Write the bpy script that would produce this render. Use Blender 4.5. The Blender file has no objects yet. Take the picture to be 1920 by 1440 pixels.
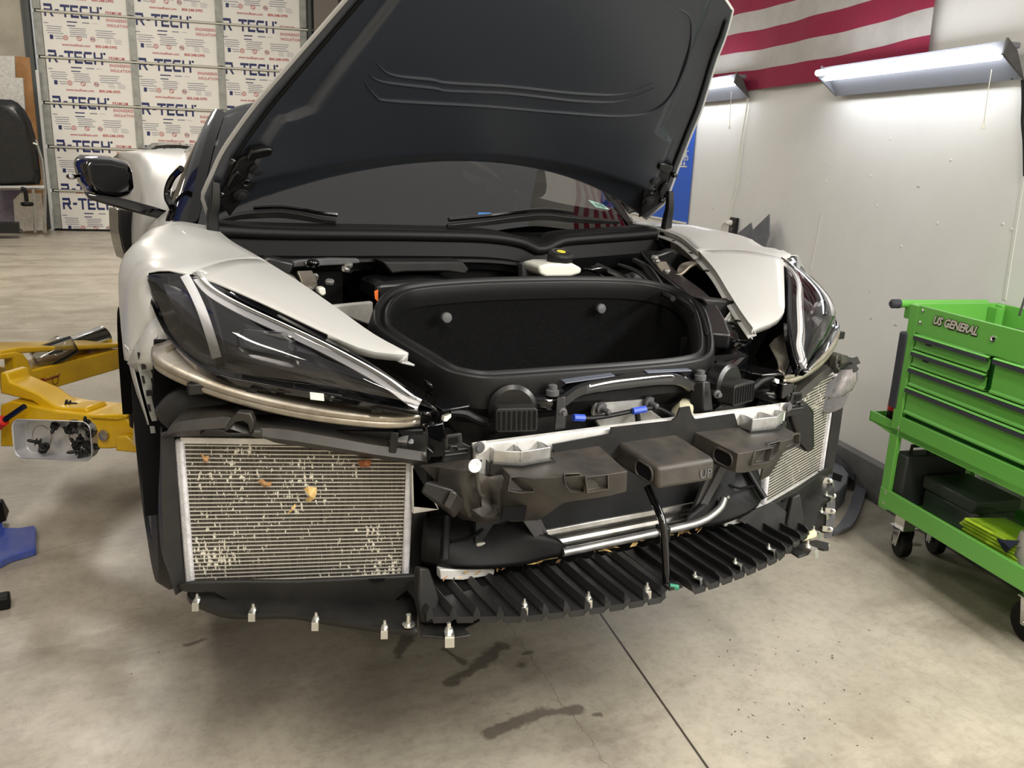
import bpy, bmesh, math, random
from mathutils import Vector as V, Matrix
random.seed(7)
SC = bpy.context.scene
COL = SC.collection
H = 1.38                      # camera height over the floor; geometry below is written relative to the lens height
# ---------------------------------------------------------------- camera, world, lights, exposure
FPX, YAW, PIT, ROL = 1589.57, 0.48267326, 0.26392704, 0.0400426
CAM = V((-0.99072, 0.0, 0.0))
_f = V((math.sin(YAW)*math.cos(PIT), math.cos(YAW)*math.cos(PIT), -math.sin(PIT)))
_r0 = V((math.cos(YAW), -math.sin(YAW), 0)); _u0 = _r0.cross(_f)
_r = _r0*math.cos(ROL)+_u0*math.sin(ROL); _u = -_r0*math.sin(ROL)+_u0*math.cos(ROL)
cd = bpy.data.cameras.new('camera'); cam = bpy.data.objects.new('camera', cd); COL.objects.link(cam)
cd.sensor_width = 36; cd.lens = FPX*36/1920; cd.clip_start = .02; cd.clip_end = 100
cam.matrix_world = Matrix(((_r.x,_u.x,-_f.x,CAM.x),(_r.y,_u.y,-_f.y,CAM.y),(_r.z,_u.z,-_f.z,CAM.z+H),(0,0,0,1)))
SC.camera = cam
SC.view_settings.view_transform = 'Standard'; SC.view_settings.look = 'None'
SC.view_settings.gamma = 1; SC.view_settings.use_curve_mapping = False
SC.view_settings.exposure = .85
w = bpy.data.worlds.new('world'); SC.world = w; w.use_nodes = True
w.node_tree.nodes['Background'].inputs[0].default_value = (1.0, .97, .93, 1)
w.node_tree.nodes['Background'].inputs[1].default_value = .24
def area(name, loc, sx, sy, power, col, rot=(0,0,0)):
    l = bpy.data.lights.new(name, 'AREA'); l.shape = 'RECTANGLE'; l.size = sx; l.size_y = sy; l.energy = power; l.color = col
    o = bpy.data.objects.new(name, l); COL.objects.link(o); o.location = loc; o.rotation_euler = rot
    return o
A13 = math.radians(13)
area('ceiling_light', (-2.6, 1.0, 4.6), .4, 2.6, 36, (1,.91,.79), (0,0,-A13))
area('ceiling_light', (-1.2, 10.0, 4.6), .4, 2.6, 95, (1,.92,.80), (0,0,-A13))
area('ceiling_light', (-5.0, 9.0, 4.8), .4, 2.6, 95, (1,.92,.80), (0,0,-A13))
area('ceiling_light', (-.7, -1.7, 4.2), .6, 3.2, 105, (1,.94,.85), (0,0,-A13))
area('wall_strip_light', (1.05, -.35, 1.95), .25, 2.4, 50, (1,.97,.92), (0, math.radians(38), -A13))
# ---------------------------------------------------------------- pixel rays of the photograph and known planes
def ray(px, py): return (px-960)/FPX*_r - (py-720)/FPX*_u + _f
def U(px, py, a, val):        # where the ray meets x, y or z = val
    d = ray(px, py); i = 'xyz'.index(a); return CAM + d*((val-CAM[i])/d[i])
def UP(px, py, p, n):         # where the ray meets the plane (p, n)
    d = ray(px, py); return CAM + d*((V(p)-CAM).dot(n)/d.dot(n))
def TR(l, r, s=1):            # a point seen on both sides of the car: its position on the +x side (s=1)
    a, b = ray(*l), ray(*r); b = V((-b.x, b.y, b.z)); c2 = V((-CAM.x, CAM.y, CAM.z)); w0 = CAM-c2
    A, B, C, D, E_ = a.dot(a), a.dot(b), b.dot(b), a.dot(w0), b.dot(w0); k = A*C-B*B
    s1, t1 = (B*E_-C*D)/k, (A*E_-B*D)/k; p = (CAM+a*s1+c2+b*t1)/2
    return V((-p.x*s, p.y, p.z))
NW = V((math.cos(A13), -math.sin(A13), 0)); MW = V((math.sin(A13), math.cos(A13), 0)); ZZ = V((0,0,1))
FL = -H
def RM(n, m, z): return NW*n+MW*m+ZZ*z          # room coordinates: n across towards the right wall, m along it
WALLN = 1.45
def WL(px, py, off=0): return UP(px, py, NW*(WALLN-off), NW)
# ---------------------------------------------------------------- mesh builder
class M:
    def __init__(s): s.v = []; s.f = []; s.m = []
    def add(s, vs, fs, mi=0):
        b = len(s.v); s.v += [V(x) for x in vs]
        for f in fs: s.f.append([b+i for i in f]); s.m.append(mi)
        return s
    def box(s, c, size, R=None, mi=0):
        x, y, z = [k/2 for k in size]; c = V(c)
        vs = [V((a*x,b*y,d*z)) for d in (-1,1) for b in (-1,1) for a in (-1,1)]
        if R is not None: vs = [R@q for q in vs]
        return s.add([c+q for q in vs], [(0,2,3,1),(4,5,7,6),(0,1,5,4),(2,6,7,3),(0,4,6,2),(1,3,7,5)], mi)
    def hexa(s, bot, top, mi=0):
        n = len(bot)
        return s.add(list(bot)+list(top), [list(range(n))[::-1], list(range(n,2*n))]+[(i,(i+1)%n,n+(i+1)%n,n+i) for i in range(n)], mi)
    def prism(s, poly, vec, mi=0):
        poly = [V(p) for p in poly]; vec = V(vec); return s.hexa(poly, [p+vec for p in poly], mi)
    def plate(s, poly, th, mi=0):
        poly = [V(p) for p in poly]; n = V((0,0,0))
        for i in range(len(poly)): n += poly[i].cross(poly[(i+1)%len(poly)])
        n.normalize()
        if n.dot(CAM-poly[0]) < 0: n = -n
        return s.prism(poly, -n*th, mi)
    def ring(s, path, prof, up=None, closed=False, caps=True, mi=0, scale=None):   # sweep a closed 2-D profile along a path
        path = [V(p) for p in path]; n = len(path); k = len(prof); vs = []; prev = None
        for i, p in enumerate(path):
            if closed: t = path[(i+1)%n]-path[i-1]
            else: t = path[min(i+1,n-1)]-path[max(i-1,0)]
            t.normalize()
            if up is None:
                if prev is None:
                    ref = ZZ if abs(t.z) < .9 else V((1,0,0)); side = t.cross(ref).normalized()
                else:
                    side = prev-t*prev.dot(t); side.normalize()
                prev = side
            else: side = t.cross(V(up)).normalized()
            upv = side.cross(t).normalized(); q = scale[i] if scale else 1
            vs += [p+side*a*q+upv*b*q for a, b in prof]
        fs = []
        for i in range(n if closed else n-1):
            j = (i+1)%n
            for a in range(k): fs.append((i*k+a, i*k+(a+1)%k, j*k+(a+1)%k, j*k+a))
        if caps and not closed: fs += [list(range(k))[::-1], [(n-1)*k+a for a in range(k)]]
        return s.add(vs, fs, mi)
    def tube(s, path, r, n=10, closed=False, mi=0, scale=None):
        return s.ring(path, [(r*math.cos(2*math.pi*i/n), r*math.sin(2*math.pi*i/n)) for i in range(n)], None, closed, True, mi, scale)
    def rod(s, a, b, r, n=12, mi=0): return s.tube([V(a), V(b)], r, n, mi=mi)
    def grid(s, rows, mi=0, closed=False):
        k = len(rows[0]); vs = [p for r_ in rows for p in r_]; fs = []
        for i in range(len(rows)-1):
            for j in range(k if closed else k-1): fs.append((i*k+j, i*k+(j+1)%k, (i+1)*k+(j+1)%k, (i+1)*k+j))
        return s.add(vs, fs, mi)
    def lathe(s, c, ax, prof, n=20, mi=0):
        ax = V(ax).normalized(); ref = ZZ if abs(ax.z) < .9 else V((1,0,0)); a = ax.cross(ref).normalized(); b = ax.cross(a); c = V(c)
        rows = [[c+ax*h+(a*math.cos(2*math.pi*i/n)+b*math.sin(2*math.pi*i/n))*r for i in range(n)] for r, h in prof]
        s.grid(rows, mi, True)
        k = len(s.v)-n*len(prof)
        for r_ in (0, len(prof)-1):
            if prof[r_][0] > 1e-5: s.f.append([k+r_*n+i for i in range(n)]); s.m.append(mi)
        return s
    def ball(s, c, r, n=10, sq=(1,1,1), mi=0):
        c = V(c); rows = []
        for i in range(n+1):
            t = math.pi*i/n; rr = max(math.sin(t), 1e-4)
            rows.append([c+V((math.cos(2*math.pi*j/(2*n))*rr*r*sq[0], math.sin(2*math.pi*j/(2*n))*rr*r*sq[1], math.cos(t)*r*sq[2])) for j in range(2*n)])
        return s.grid(rows, mi, True)
    def mir(s):
        o = M(); o.v = [V((-p.x, p.y, p.z)) for p in s.v]; o.f = [f[::-1] for f in s.f]; o.m = list(s.m); return o
    def join(s, o): 
        b = len(s.v); s.v += o.v; s.f += [[b+i for i in f] for f in o.f]; s.m += o.m; return s
def lerp(a, b, t): return a+(b-a)*t
def cat(pts, n=6, closed=False):      # smooth curve through points
    P = [V(p) for p in pts]; out = []; k = len(P)
    for i in range(k if closed else k-1):
        if closed: a, b, c, d = P[i-1], P[i], P[(i+1)%k], P[(i+2)%k]
        else: a, b, c, d = P[max(i-1,0)], P[i], P[i+1], P[min(i+2,k-1)]
        for j in range(n):
            t = j/n; out.append(.5*((2*b)+(c-a)*t+(2*a-5*b+4*c-d)*t*t+(3*b-a-3*c+d)*t**3))
    if not closed: out.append(P[-1])
    return out
def resample(pts, n):
    L = [0]
    for i in range(1, len(pts)): L.append(L[-1]+(pts[i]-pts[i-1]).length)
    out = []; j = 0
    for i in range(n):
        d = L[-1]*i/(n-1)
        while j < len(L)-2 and L[j+1] < d: j += 1
        out.append(lerp(pts[j], pts[j+1], (d-L[j])/max(L[j+1]-L[j], 1e-9)))
    return out
def rr(w_, h_, r, n=4):               # rounded rectangle, 2-D
    o = []
    for cx, cy, a0 in ((w_/2-r,h_/2-r,0),(-w_/2+r,h_/2-r,90),(-w_/2+r,-h_/2+r,180),(w_/2-r,-h_/2+r,270)):
        for i in range(n+1):
            a = math.radians(a0+90*i/n); o.append((cx+r*math.cos(a), cy+r*math.sin(a)))
    return o
def obj(name, mb, mat, parent=None, O=None, bevel=0, smooth=False, sub=0, solid=0, seg=2, off=-1, angle=35):
    base = V(parent['_O']) if parent is not None else (V(O) if O is not None else V((0,0,0)))
    me = bpy.data.meshes.new(name); me.from_pydata([tuple(p-base) for p in mb.v], [], mb.f)
    for i, mi in enumerate(mb.m): me.polygons[i].material_index = mi
    bm = bmesh.new(); bm.from_mesh(me); bmesh.ops.remove_doubles(bm, verts=bm.verts, dist=1e-6); bmesh.ops.recalc_face_normals(bm, faces=bm.faces); bm.to_mesh(me); bm.free()
    for x in (mat if isinstance(mat, (list, tuple)) else [mat]): me.materials.append(x)
    o = bpy.data.objects.new(name, me); COL.objects.link(o)
    if parent is not None: o.parent = parent
    else: o.location = base+V((0,0,H))
    o['_O'] = tuple(base)
    if solid: md = o.modifiers.new('s', 'SOLIDIFY'); md.thickness = solid; md.offset = off
    if sub: md = o.modifiers.new('u', 'SUBSURF'); md.levels = md.render_levels = sub
    if bevel: md = o.modifiers.new('b', 'BEVEL'); md.width = bevel; md.segments = seg; md.limit_method = 'ANGLE'; md.angle_limit = math.radians(40)
    if smooth or bevel:
        me.polygons.foreach_set('use_smooth', [True]*len(me.polygons))
        try: me.set_sharp_from_angle(angle=math.radians(angle))
        except Exception: pass
    return o
def islands(mb):                      # the connected pieces of a mesh, each as a builder of its own
    par = list(range(len(mb.v)))
    def fd(a):
        while par[a] != a: par[a] = par[par[a]]; a = par[a]
        return a
    for f in mb.f:
        for i in f[1:]: par[fd(i)] = fd(f[0])
    g = {}
    for f, mi in zip(mb.f, mb.m): g.setdefault(fd(f[0]), []).append((f, mi))
    out = []
    for fs in g.values():
        m = M(); ix = {}
        for f, mi in fs:
            for i in f:
                if i not in ix: ix[i] = len(m.v); m.v.append(mb.v[i])
            m.f.append([ix[i] for i in f]); m.m.append(mi)
        out.append(m)
    return out
def objs(name, mb, mat, parent=None, **k): return [obj(name, m, mat, parent=parent, **k) for m in islands(mb)]
def thing(name, label, cat_, O, group=None):
    o = bpy.data.objects.new(name, None); COL.objects.link(o); O = V(O); o.location = O+V((0,0,H)); o['_O'] = tuple(O)
    o['label'] = label; o['category'] = cat_; o.empty_display_size = .1
    if group: o['group'] = group
    return o
def tag(o, label, cat_, group=None, kind=None):
    o['label'] = label; o['category'] = cat_
    if group: o['group'] = group
    if kind: o['kind'] = kind
    return o
def struct(o, label=None):
    o['kind'] = 'structure'
    if label: o['label'] = label
    return o
def textmesh(body, size, offset=0, shear=0, extrude=0, align='LEFT', space=1):
    cu = bpy.data.curves.new('text', 'FONT'); cu.body = body; cu.size = size; cu.offset = offset; cu.shear = shear; cu.extrude = extrude; cu.align_x = align; cu.space_character = space; cu.resolution_u = 2
    o = bpy.data.objects.new('text', cu); COL.objects.link(o)
    me = bpy.data.meshes.new_from_object(o.evaluated_get(bpy.context.evaluated_depsgraph_get()))
    vs = [V(v.co) for v in me.vertices]; fs = [list(p.vertices) for p in me.polygons]
    bpy.data.objects.remove(o); bpy.data.meshes.remove(me); bpy.data.curves.remove(cu)
    return vs, fs
def puttext(mb, body, size, o, ex, ey, offset=0, shear=0, align='LEFT', sx=1, space=1, mi=0):   # text lying in the plane (ex, ey) at o
    vs, fs = textmesh(body, size, offset, shear, 0, align, space)
    mb.add([V(o)+ex*p.x*sx+ey*p.y for p in vs], fs, mi)
# ---------------------------------------------------------------- materials
def lin(c): return tuple(((x/255)/12.92 if x/255 <= .04045 else ((x/255+.055)/1.055)**2.4) for x in c)
def mat(name, rgb, rough=.5, metal=0, coat=0, noise=0, nscale=20, bump=0, bscale=200, spec=.5, emit=0, ecol=None, rgb2=None, rvar=0):
    m = bpy.data.materials.new(name); m.use_nodes = True; nt = m.node_tree; p = nt.nodes['Principled BSDF']
    c = (*lin(rgb), 1); p.inputs['Base Color'].default_value = c; p.inputs['Roughness'].default_value = rough; p.inputs['Metallic'].default_value = metal
    p.inputs['Coat Weight'].default_value = coat; p.inputs['Coat Roughness'].default_value = .04; p.inputs['Specular IOR Level'].default_value = spec
    if noise or rgb2 or rvar:
        tc = nt.nodes.new('ShaderNodeTexCoord'); n = nt.nodes.new('ShaderNodeTexNoise'); n.inputs['Scale'].default_value = nscale; n.inputs['Detail'].default_value = 6; n.inputs['Roughness'].default_value = .62
        nt.links.new(tc.outputs['Object'], n.inputs['Vector'])
        if noise or rgb2:
            mx = nt.nodes.new('ShaderNodeMix'); mx.data_type = 'RGBA'; mx.inputs[6].default_value = c
            mx.inputs[7].default_value = (*lin(rgb2), 1) if rgb2 else tuple(k*(1-noise) for k in c[:3])+(1,)
            mr = nt.nodes.new('ShaderNodeMapRange'); mr.inputs[1].default_value = .38; mr.inputs[2].default_value = .68
            nt.links.new(n.outputs['Fac'], mr.inputs[0]); nt.links.new(mr.outputs[0], mx.inputs[0]); nt.links.new(mx.outputs[2], p.inputs['Base Color'])
        if rvar:
            mr = nt.nodes.new('ShaderNodeMapRange'); mr.inputs[1].default_value = .3; mr.inputs[2].default_value = .7; mr.inputs[3].default_value = rough; mr.inputs[4].default_value = rough+rvar
            nt.links.new(n.outputs['Fac'], mr.inputs[0]); nt.links.new(mr.outputs[0], p.inputs['Roughness'])
    if bump:
        tc = nt.nodes.new('ShaderNodeTexCoord'); n = nt.nodes.new('ShaderNodeTexNoise'); n.inputs['Scale'].default_value = bscale; n.inputs['Detail'].default_value = 3
        b = nt.nodes.new('ShaderNodeBump'); b.inputs['Strength'].default_value = bump; b.inputs['Distance'].default_value = .002
        nt.links.new(tc.outputs['Object'], n.inputs['Vector']); nt.links.new(n.outputs['Fac'], b.inputs['Height']); nt.links.new(b.outputs[0], p.inputs['Normal'])
    if emit: p.inputs['Emission Color'].default_value = (*(ecol or (1,1,1)), 1); p.inputs['Emission Strength'].default_value = emit
    return m
def glassmat(name, tint, rough=0, ior=1.45, alpha=None):     # thin tinted glazing: mirror by angle over a tinted see-through
    m = bpy.data.materials.new(name); m.use_nodes = True; nt = m.node_tree; nt.nodes.clear()
    out = nt.nodes.new('ShaderNodeOutputMaterial'); t = nt.nodes.new('ShaderNodeBsdfTransparent'); g = nt.nodes.new('ShaderNodeBsdfGlossy'); f = nt.nodes.new('ShaderNodeFresnel'); mx = nt.nodes.new('ShaderNodeMixShader')
    t.inputs[0].default_value = (*tint, 1); g.inputs['Roughness'].default_value = rough; f.inputs[0].default_value = ior
    nt.links.new(f.outputs[0], mx.inputs[0]); nt.links.new(t.outputs[0], mx.inputs[1]); nt.links.new(g.outputs[0], mx.inputs[2]); nt.links.new(mx.outputs[0], out.inputs[0])
    return m
W_PAINT = mat('pearl_white_paint', (182,182,179), .38, coat=.2, bump=.015, bscale=900)
B_GLOSS = mat('gloss_black', (9,9,11), .07, coat=.5)
B_SATIN = mat('satin_black', (11,11,12), .28, rvar=.15, nscale=30)
B_PLAST = mat('black_plastic', (25,25,25), .42, spec=.35, bump=.08, bscale=600, rgb2=(34,33,31), nscale=14, rvar=.12)
B_DUSTY = mat('dusty_black_plastic', (34,33,31), .36, bump=.06, bscale=700, rgb2=(56,52,46), nscale=9, rvar=.15)
B_SOOT = mat('stained_black_plastic', (40,38,36), .42, bump=.1, bscale=300, rgb2=(62,57,50), nscale=18, rvar=.2)
B_RUBBER = mat('black_rubber', (14,14,15), .5, spec=.25, bump=.05, bscale=400)
B_MATTE = mat('matte_black', (5,5,6), .85, spec=.2)
CARPET = mat('black_carpet', (12,12,13), .95, spec=.1, bump=.9, bscale=900, rgb2=(20,20,21), nscale=160)
G_PLAST = mat('grey_plastic', (70,70,72), .5, rgb2=(86,86,88), nscale=20)
ALU = mat('cast_aluminium', (196,196,194), .36, .85, rgb2=(168,167,163), nscale=40, bump=.05, bscale=300)
ALU_W = mat('pale_aluminium', (226,226,224), .4, .3, rgb2=(200,199,194), nscale=30)
STEEL = mat('brushed_steel', (188,182,170), .34, .88, rgb2=(140,128,110), nscale=14, rvar=.15)
CHROME = mat('chrome', (225,225,225), .06, 1)
ZINC = mat('zinc_clip', (214,214,208), .25, .9)
WHITE_P = mat('white_plastic', (222,221,210), .45)
# ================================================================ the room
def floor_material():
    m = bpy.data.materials.new('sealed_concrete'); m.use_nodes = True; nt = m.node_tree; p = nt.nodes['Principled BSDF']; N = nt.nodes.new; L = nt.links.new
    tc = N('ShaderNodeTexCoord')
    def noise(scale, detail=6, rough=.6, vec=None):
        n = N('ShaderNodeTexNoise'); n.inputs['Scale'].default_value = scale; n.inputs['Detail'].default_value = detail; n.inputs['Roughness'].default_value = rough
        L(vec or tc.outputs['Object'], n.inputs['Vector']); return n
    def rng(src, a, b, c, d):
        r = N('ShaderNodeMapRange'); r.inputs[1].default_value = a; r.inputs[2].default_value = b; r.inputs[3].default_value = c; r.inputs[4].default_value = d; L(src, r.inputs[0]); return r.outputs[0]
    def mix(f, a, b, bl='MIX'):
        x = N('ShaderNodeMix'); x.data_type = 'RGBA'; x.blend_type = bl
        if isinstance(f, float): x.inputs[0].default_value = f
        else: L(f, x.inputs[0])
        for k, v in ((6, a), (7, b)):
            if isinstance(v, tuple): x.inputs[k].default_value = v
            else: L(v, x.inputs[k])
        return x.outputs[2]
    def math_(op, a, b=None):
        x = N('ShaderNodeMath'); x.operation = op
        for k, v in ((0, a), (1, b)):
            if v is None: continue
            if isinstance(v, (int, float)): x.inputs[k].default_value = v
            else: L(v, x.inputs[k])
        return x.outputs[0]
    base = mix(rng(noise(1.1).outputs['Fac'], .35, .68, 0, 1), (*lin((178,171,157)),1), (*lin((150,142,127)),1))
    base = mix(rng(noise(5).outputs['Fac'], .42, .72, 0, .7), base, (*lin((190,182,166)),1))
    base = mix(rng(noise(38, 8, .7).outputs['Fac'], .45, .75, 0, .45), base, (*lin((122,112,96)),1))
    # dark worn patches and drag marks
    mp = N('ShaderNodeMapping'); mp.inputs['Rotation'].default_value = (0,0,-A13); mp.inputs['Scale'].default_value = (.55,1.7,1); L(tc.outputs['Object'], mp.inputs[0])
    base = mix(rng(noise(1.5, 8, .68, mp.outputs[0]).outputs['Fac'], .52, .68, 0, .55), base, (*lin((104,94,78)),1))
    # scratches
    mp2 = N('ShaderNodeMapping'); mp2.inputs['Rotation'].default_value = (0,0,.9); mp2.inputs['Scale'].default_value = (3,90,1); L(tc.outputs['Object'], mp2.inputs[0])
    base = mix(rng(noise(1.6, 3, .5, mp2.outputs[0]).outputs['Fac'], .70, .76, 0, .35), base, (*lin((112,102,86)),1))
    # spilled-fluid stains, each with its own place and size
    sep = N('ShaderNodeSeparateXYZ'); L(tc.outputs['Object'], sep.inputs[0])
    wob = noise(9, 4, .65); wob2 = noise(30, 3, .6)
    wv = math_('ADD', math_('MULTIPLY', math_('SUBTRACT', wob.outputs['Fac'], .5), .22), math_('MULTIPLY', math_('SUBTRACT', wob2.outputs['Fac'], .5), .05))
    st = None
    spots = [((840,1280),(900,1245),.016),((900,1245),(940,1212),.017),((832,1215),(870,1245),.008),((748,1232),(762,1195),.014),
             ((978,1247),(980,1248),.016),((920,1375),(965,1352),.017),((965,1352),(1020,1335),.018),((1030,1335),(1085,1330),.02),((950,1338),(956,1338),.008),((1112,1340),(1122,1340),.008),
             ((985,1225),(992,1222),.008),((350,1210),(385,1198),.01)]
    for a, b, r in spots:
        A = U(*a, 'z', FL); B = U(*b, 'z', FL); d = (B-A); ln = d.length; d.normalize()
        ax = math_('SUBTRACT', sep.outputs[0], A.x); ay = math_('SUBTRACT', sep.outputs[1], A.y)
        al = math_('ADD', math_('MULTIPLY', ax, d.x), math_('MULTIPLY', ay, d.y)); pe = math_('SUBTRACT', math_('MULTIPLY', ax, d.y), math_('MULTIPLY', ay, d.x))
        over = math_('MAXIMUM', math_('MULTIPLY', al, -1), math_('MAXIMUM', math_('SUBTRACT', al, ln), 0))
        dist = math_('SQRT', math_('ADD', math_('MULTIPLY', over, over), math_('MULTIPLY', pe, pe)))
        q = math_('DIVIDE', math_('SUBTRACT', dist, math_('MULTIPLY', wv, .35)), r)
        st = q if st is None else math_('MINIMUM', st, q)
    base = mix(rng(st, .7, 1.35, .62, 0), base, (*lin((58,50,42)),1))
    big = None
    for a, r in (((1000,1250),.13),((1130,1400),.10),((690,1300),.16),((330,1310),.12),((1060,1260),.08),((440,1330),.15)):
        A = U(*a, 'z', FL); ax = math_('SUBTRACT', sep.outputs[0], A.x); ay = math_('SUBTRACT', sep.outputs[1], A.y)
        q = math_('DIVIDE', math_('ADD', math_('SQRT', math_('ADD', math_('MULTIPLY', ax, ax), math_('MULTIPLY', ay, ay))), wv), r)
        big = q if big is None else math_('MINIMUM', big, q)
    base = mix(rng(big, .3, 1.25, .3, 0), base, (*lin((70,62,54)),1))
    # hairline cracks and the saw-cut joints
    def line(a, b, wdt, wob_amt, strength, col, base):
        A = U(*a, 'z', FL); B = U(*b, 'z', FL); d = (B-A).normalized()
        ax = math_('SUBTRACT', sep.outputs[0], A.x); ay = math_('SUBTRACT', sep.outputs[1], A.y)
        pe = math_('ABSOLUTE', math_('ADD', math_('SUBTRACT', math_('MULTIPLY', ax, d.y), math_('MULTIPLY', ay, d.x)), math_('MULTIPLY', wv, wob_amt)))
        return mix(rng(pe, wdt*.6, wdt*1.3, strength, 0), base, col)
    base = line((948,1165), (1080,1350), .0012, .25, .55, (*lin((84,76,66)),1), base)
    base = line((180,1010), (520,930), .0014, .12, .5, (*lin((90,82,70)),1), base)
    base = line((0,617), (220,612), .006, .02, .75, (*lin((78,70,60)),1), base)
    base = line((1125,1150), (1327,1440), .0035, .004, .93, (*lin((40,32,26)),1), base)
    L(base, p.inputs['Base Color'])
    L(rng(noise(3, 7, .7).outputs['Fac'], .3, .7, .24, .46), p.inputs['Roughness'])
    bp = N('ShaderNodeBump'); bp.inputs['Strength'].default_value = .18; bp.inputs['Distance'].default_value = .004; L(noise(22, 6, .6).outputs['Fac'], bp.inputs['Height']); L(bp.outputs[0], p.inputs['Normal'])
    return m
FLOOR_M = floor_material()
f = M().prism([RM(-7,-4,FL), RM(WALLN+.2,-4,FL), RM(WALLN+.2,18.5,FL), RM(-7,18.5,FL)], (0,0,-.1))
struct(obj('floor', f, FLOOR_M, O=(0,0,0)))
WALLP = mat('painted_wallboard', (226,226,224), .55, noise=.05, nscale=3, bump=.08, bscale=60)
dm0 = U(118,432,'z',FL).dot(MW)
wl = M().prism([RM(WALLN,-4,FL), RM(WALLN,dm0+.1,FL), RM(WALLN,dm0+.1,2.6), RM(WALLN,-4,2.6)], NW*.12)
wr = struct(obj('wall_right', wl, WALLP, O=(0,0,0)))
def wall_marks():      # board joints, nail heads and scuffs standing on the wall
    j = M(); 
    for (a, b) in (((1895,305),(1883,560)), ((1880,310),(1868,560)), ((1395,560),(1425,300))):
        pass
    for (x0, y0, x1, y1) in ((1918,340,1884,562), (1541,400,1520,505)):
        A, B = WL(x0,y0), WL(x1,y1); j.prism([A-MW*.006, A+MW*.006, B+MW*.006, B-MW*.006], -NW*.0025)
    for (px, py) in ((1669,260),(1782,300),(1632,330),(1644,386),(1757,418),(1549,341),(1557,312),(1690,462),(1880,420),(1897,430),(1470,382),(1402,330)):
        j.lathe(WL(px,py), -NW, [(.006,0),(.005,.002),(.001,.0025)], 8)
    return j
sm = obj('nail_heads', wall_marks(), mat('wall_patch', (218,217,212), .6), parent=wr)
sc_ = M()
for (px, py, s) in ((1632,596,.012),(1677,608,.016),(1630,547,.004),(1720,349,.014),(1335,390,.016),(1540,610,.004)):
    A = WL(px,py); sc_.prism([A, A+MW*-s-ZZ*.002, A+MW*-s-ZZ*.005, A-ZZ*.004], -NW*.0012)
obj('scuff_mark', sc_, mat('scuff', (150,147,140), .7), parent=wr)
# concrete kerb under the right wall
kb = M().prism([RM(1.408,-4,FL), RM(1.408,dm0,FL), RM(1.408,dm0,FL+.168), RM(1.408,-4,FL+.168)], NW*.06)
struct(obj('baseboard_right', kb, mat('grey_kerb', (112,112,112), .6, rgb2=(92,92,92), nscale=8), O=(0,0,0), bevel=.004))
# back wall left and right of the overhead door
DP = U(118,432,'z',FL); DN = MW; dn0 = DP.dot(NW); dm0 = DP.dot(MW)
def DR(px, py, off=0): return UP(px, py, MW*(dm0-off), MW)
BACKP = mat('back_wall_paint', (196,190,176), .7, rgb2=(168,162,148), nscale=2, bump=.1, bscale=40)
dl = DR(64,20).dot(NW)-.02; dr_ = DR(577,60).dot(NW)+.25; dtop = 3.0
bl = M().prism([RM(-7,dm0+.1,FL), RM(dl-.18,dm0+.1,FL), RM(dl-.18,dm0+.1,4), RM(-7,dm0+.1,4)], MW*.15)
struct(obj('wall_back', bl, BACKP, O=(0,0,0)))
br = M().prism([RM(dr_+.1,dm0+.1,FL), RM(8,dm0+.1,FL), RM(8,dm0+.1,4), RM(dr_+.1,dm0+.1,4)], MW*.15)
struct(obj('wall_back', br, BACKP, O=(0,0,0)))
ws2 = M().prism([RM(-7,-4,FL), RM(-7,18.5,FL), RM(-7,18.5,4), RM(-7,-4,4)], -NW*.15)
struct(obj('wall_left', ws2, BACKP, O=(0,0,0)))
wf = M().prism([RM(-7,-4,FL), RM(1.6,-4,FL), RM(1.6,-4,4), RM(-7,-4,4)], -MW*.15)
struct(obj('wall_front', wf, BACKP, O=(0,0,0)))
pk = M(); pk.box(RM(DR(610,20).dot(NW), dm0-.15, 1), (.36,.2,4.8), Matrix.Rotation(-A13,3,'Z'))
struct(obj('trim_1', pk, mat('grey_steel_column', (120,112,104), .5), O=(0,0,0)))
pk2 = M(); pk2.box(RM(DR(634,10).dot(NW)+.2, dm0-.05, 1), (.30,.2,4.8), Matrix.Rotation(-A13,3,'Z'))
struct(obj('trim_2', pk2, mat('brown_steel_column', (92,76,72), .5), O=(0,0,0)))
# ---------------------------------------------------------------- overhead door lined with printed foam boards
GALV = mat('galvanised_steel', (150,152,148), .5, .2, rgb2=(178,180,174), nscale=9)
RAILM = mat('rail_paint', (214,212,200), .5)
TRACK = mat('track_steel', (86,90,90), .5, .6)
FOAM = mat('white_foam_facing', (246,244,238), .42, noise=.03, nscale=4)
INKB = mat('blue_print', (38,48,104), .5); INKR = mat('red_print', (186,46,56), .5); INKG = mat('grey_print', (138,140,158), .5)
door = struct(obj('door_1', M().prism([RM(dl,dm0+.06,FL+.01), RM(dr_,dm0+.06,FL+.01), RM(dr_,dm0+.06,dtop), RM(dl,dm0+.06,dtop)], MW*.03), GALV, O=(0,0,0)))
DZ = [FL+.01] + [DR(*q).z for q in ((112,357),(104,275),(95,193),(84,107),(70,20))]
sec = (DZ[5]-DZ[1])/4
DZ += [DZ[5]+sec*i for i in (1,2)]
cols = [(DR(80,107).dot(NW)+.07, DR(246,115).dot(NW)-.03)]
cw = DR(413,130).dot(NW)-DR(250,117).dot(NW)
c0 = DR(252,117).dot(NW)
cols = [(DR(89,107).dot(NW), c0-.045), (c0+.045, c0+cw-.045), (c0+cw+.045, c0+2*cw-.045)]
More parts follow.
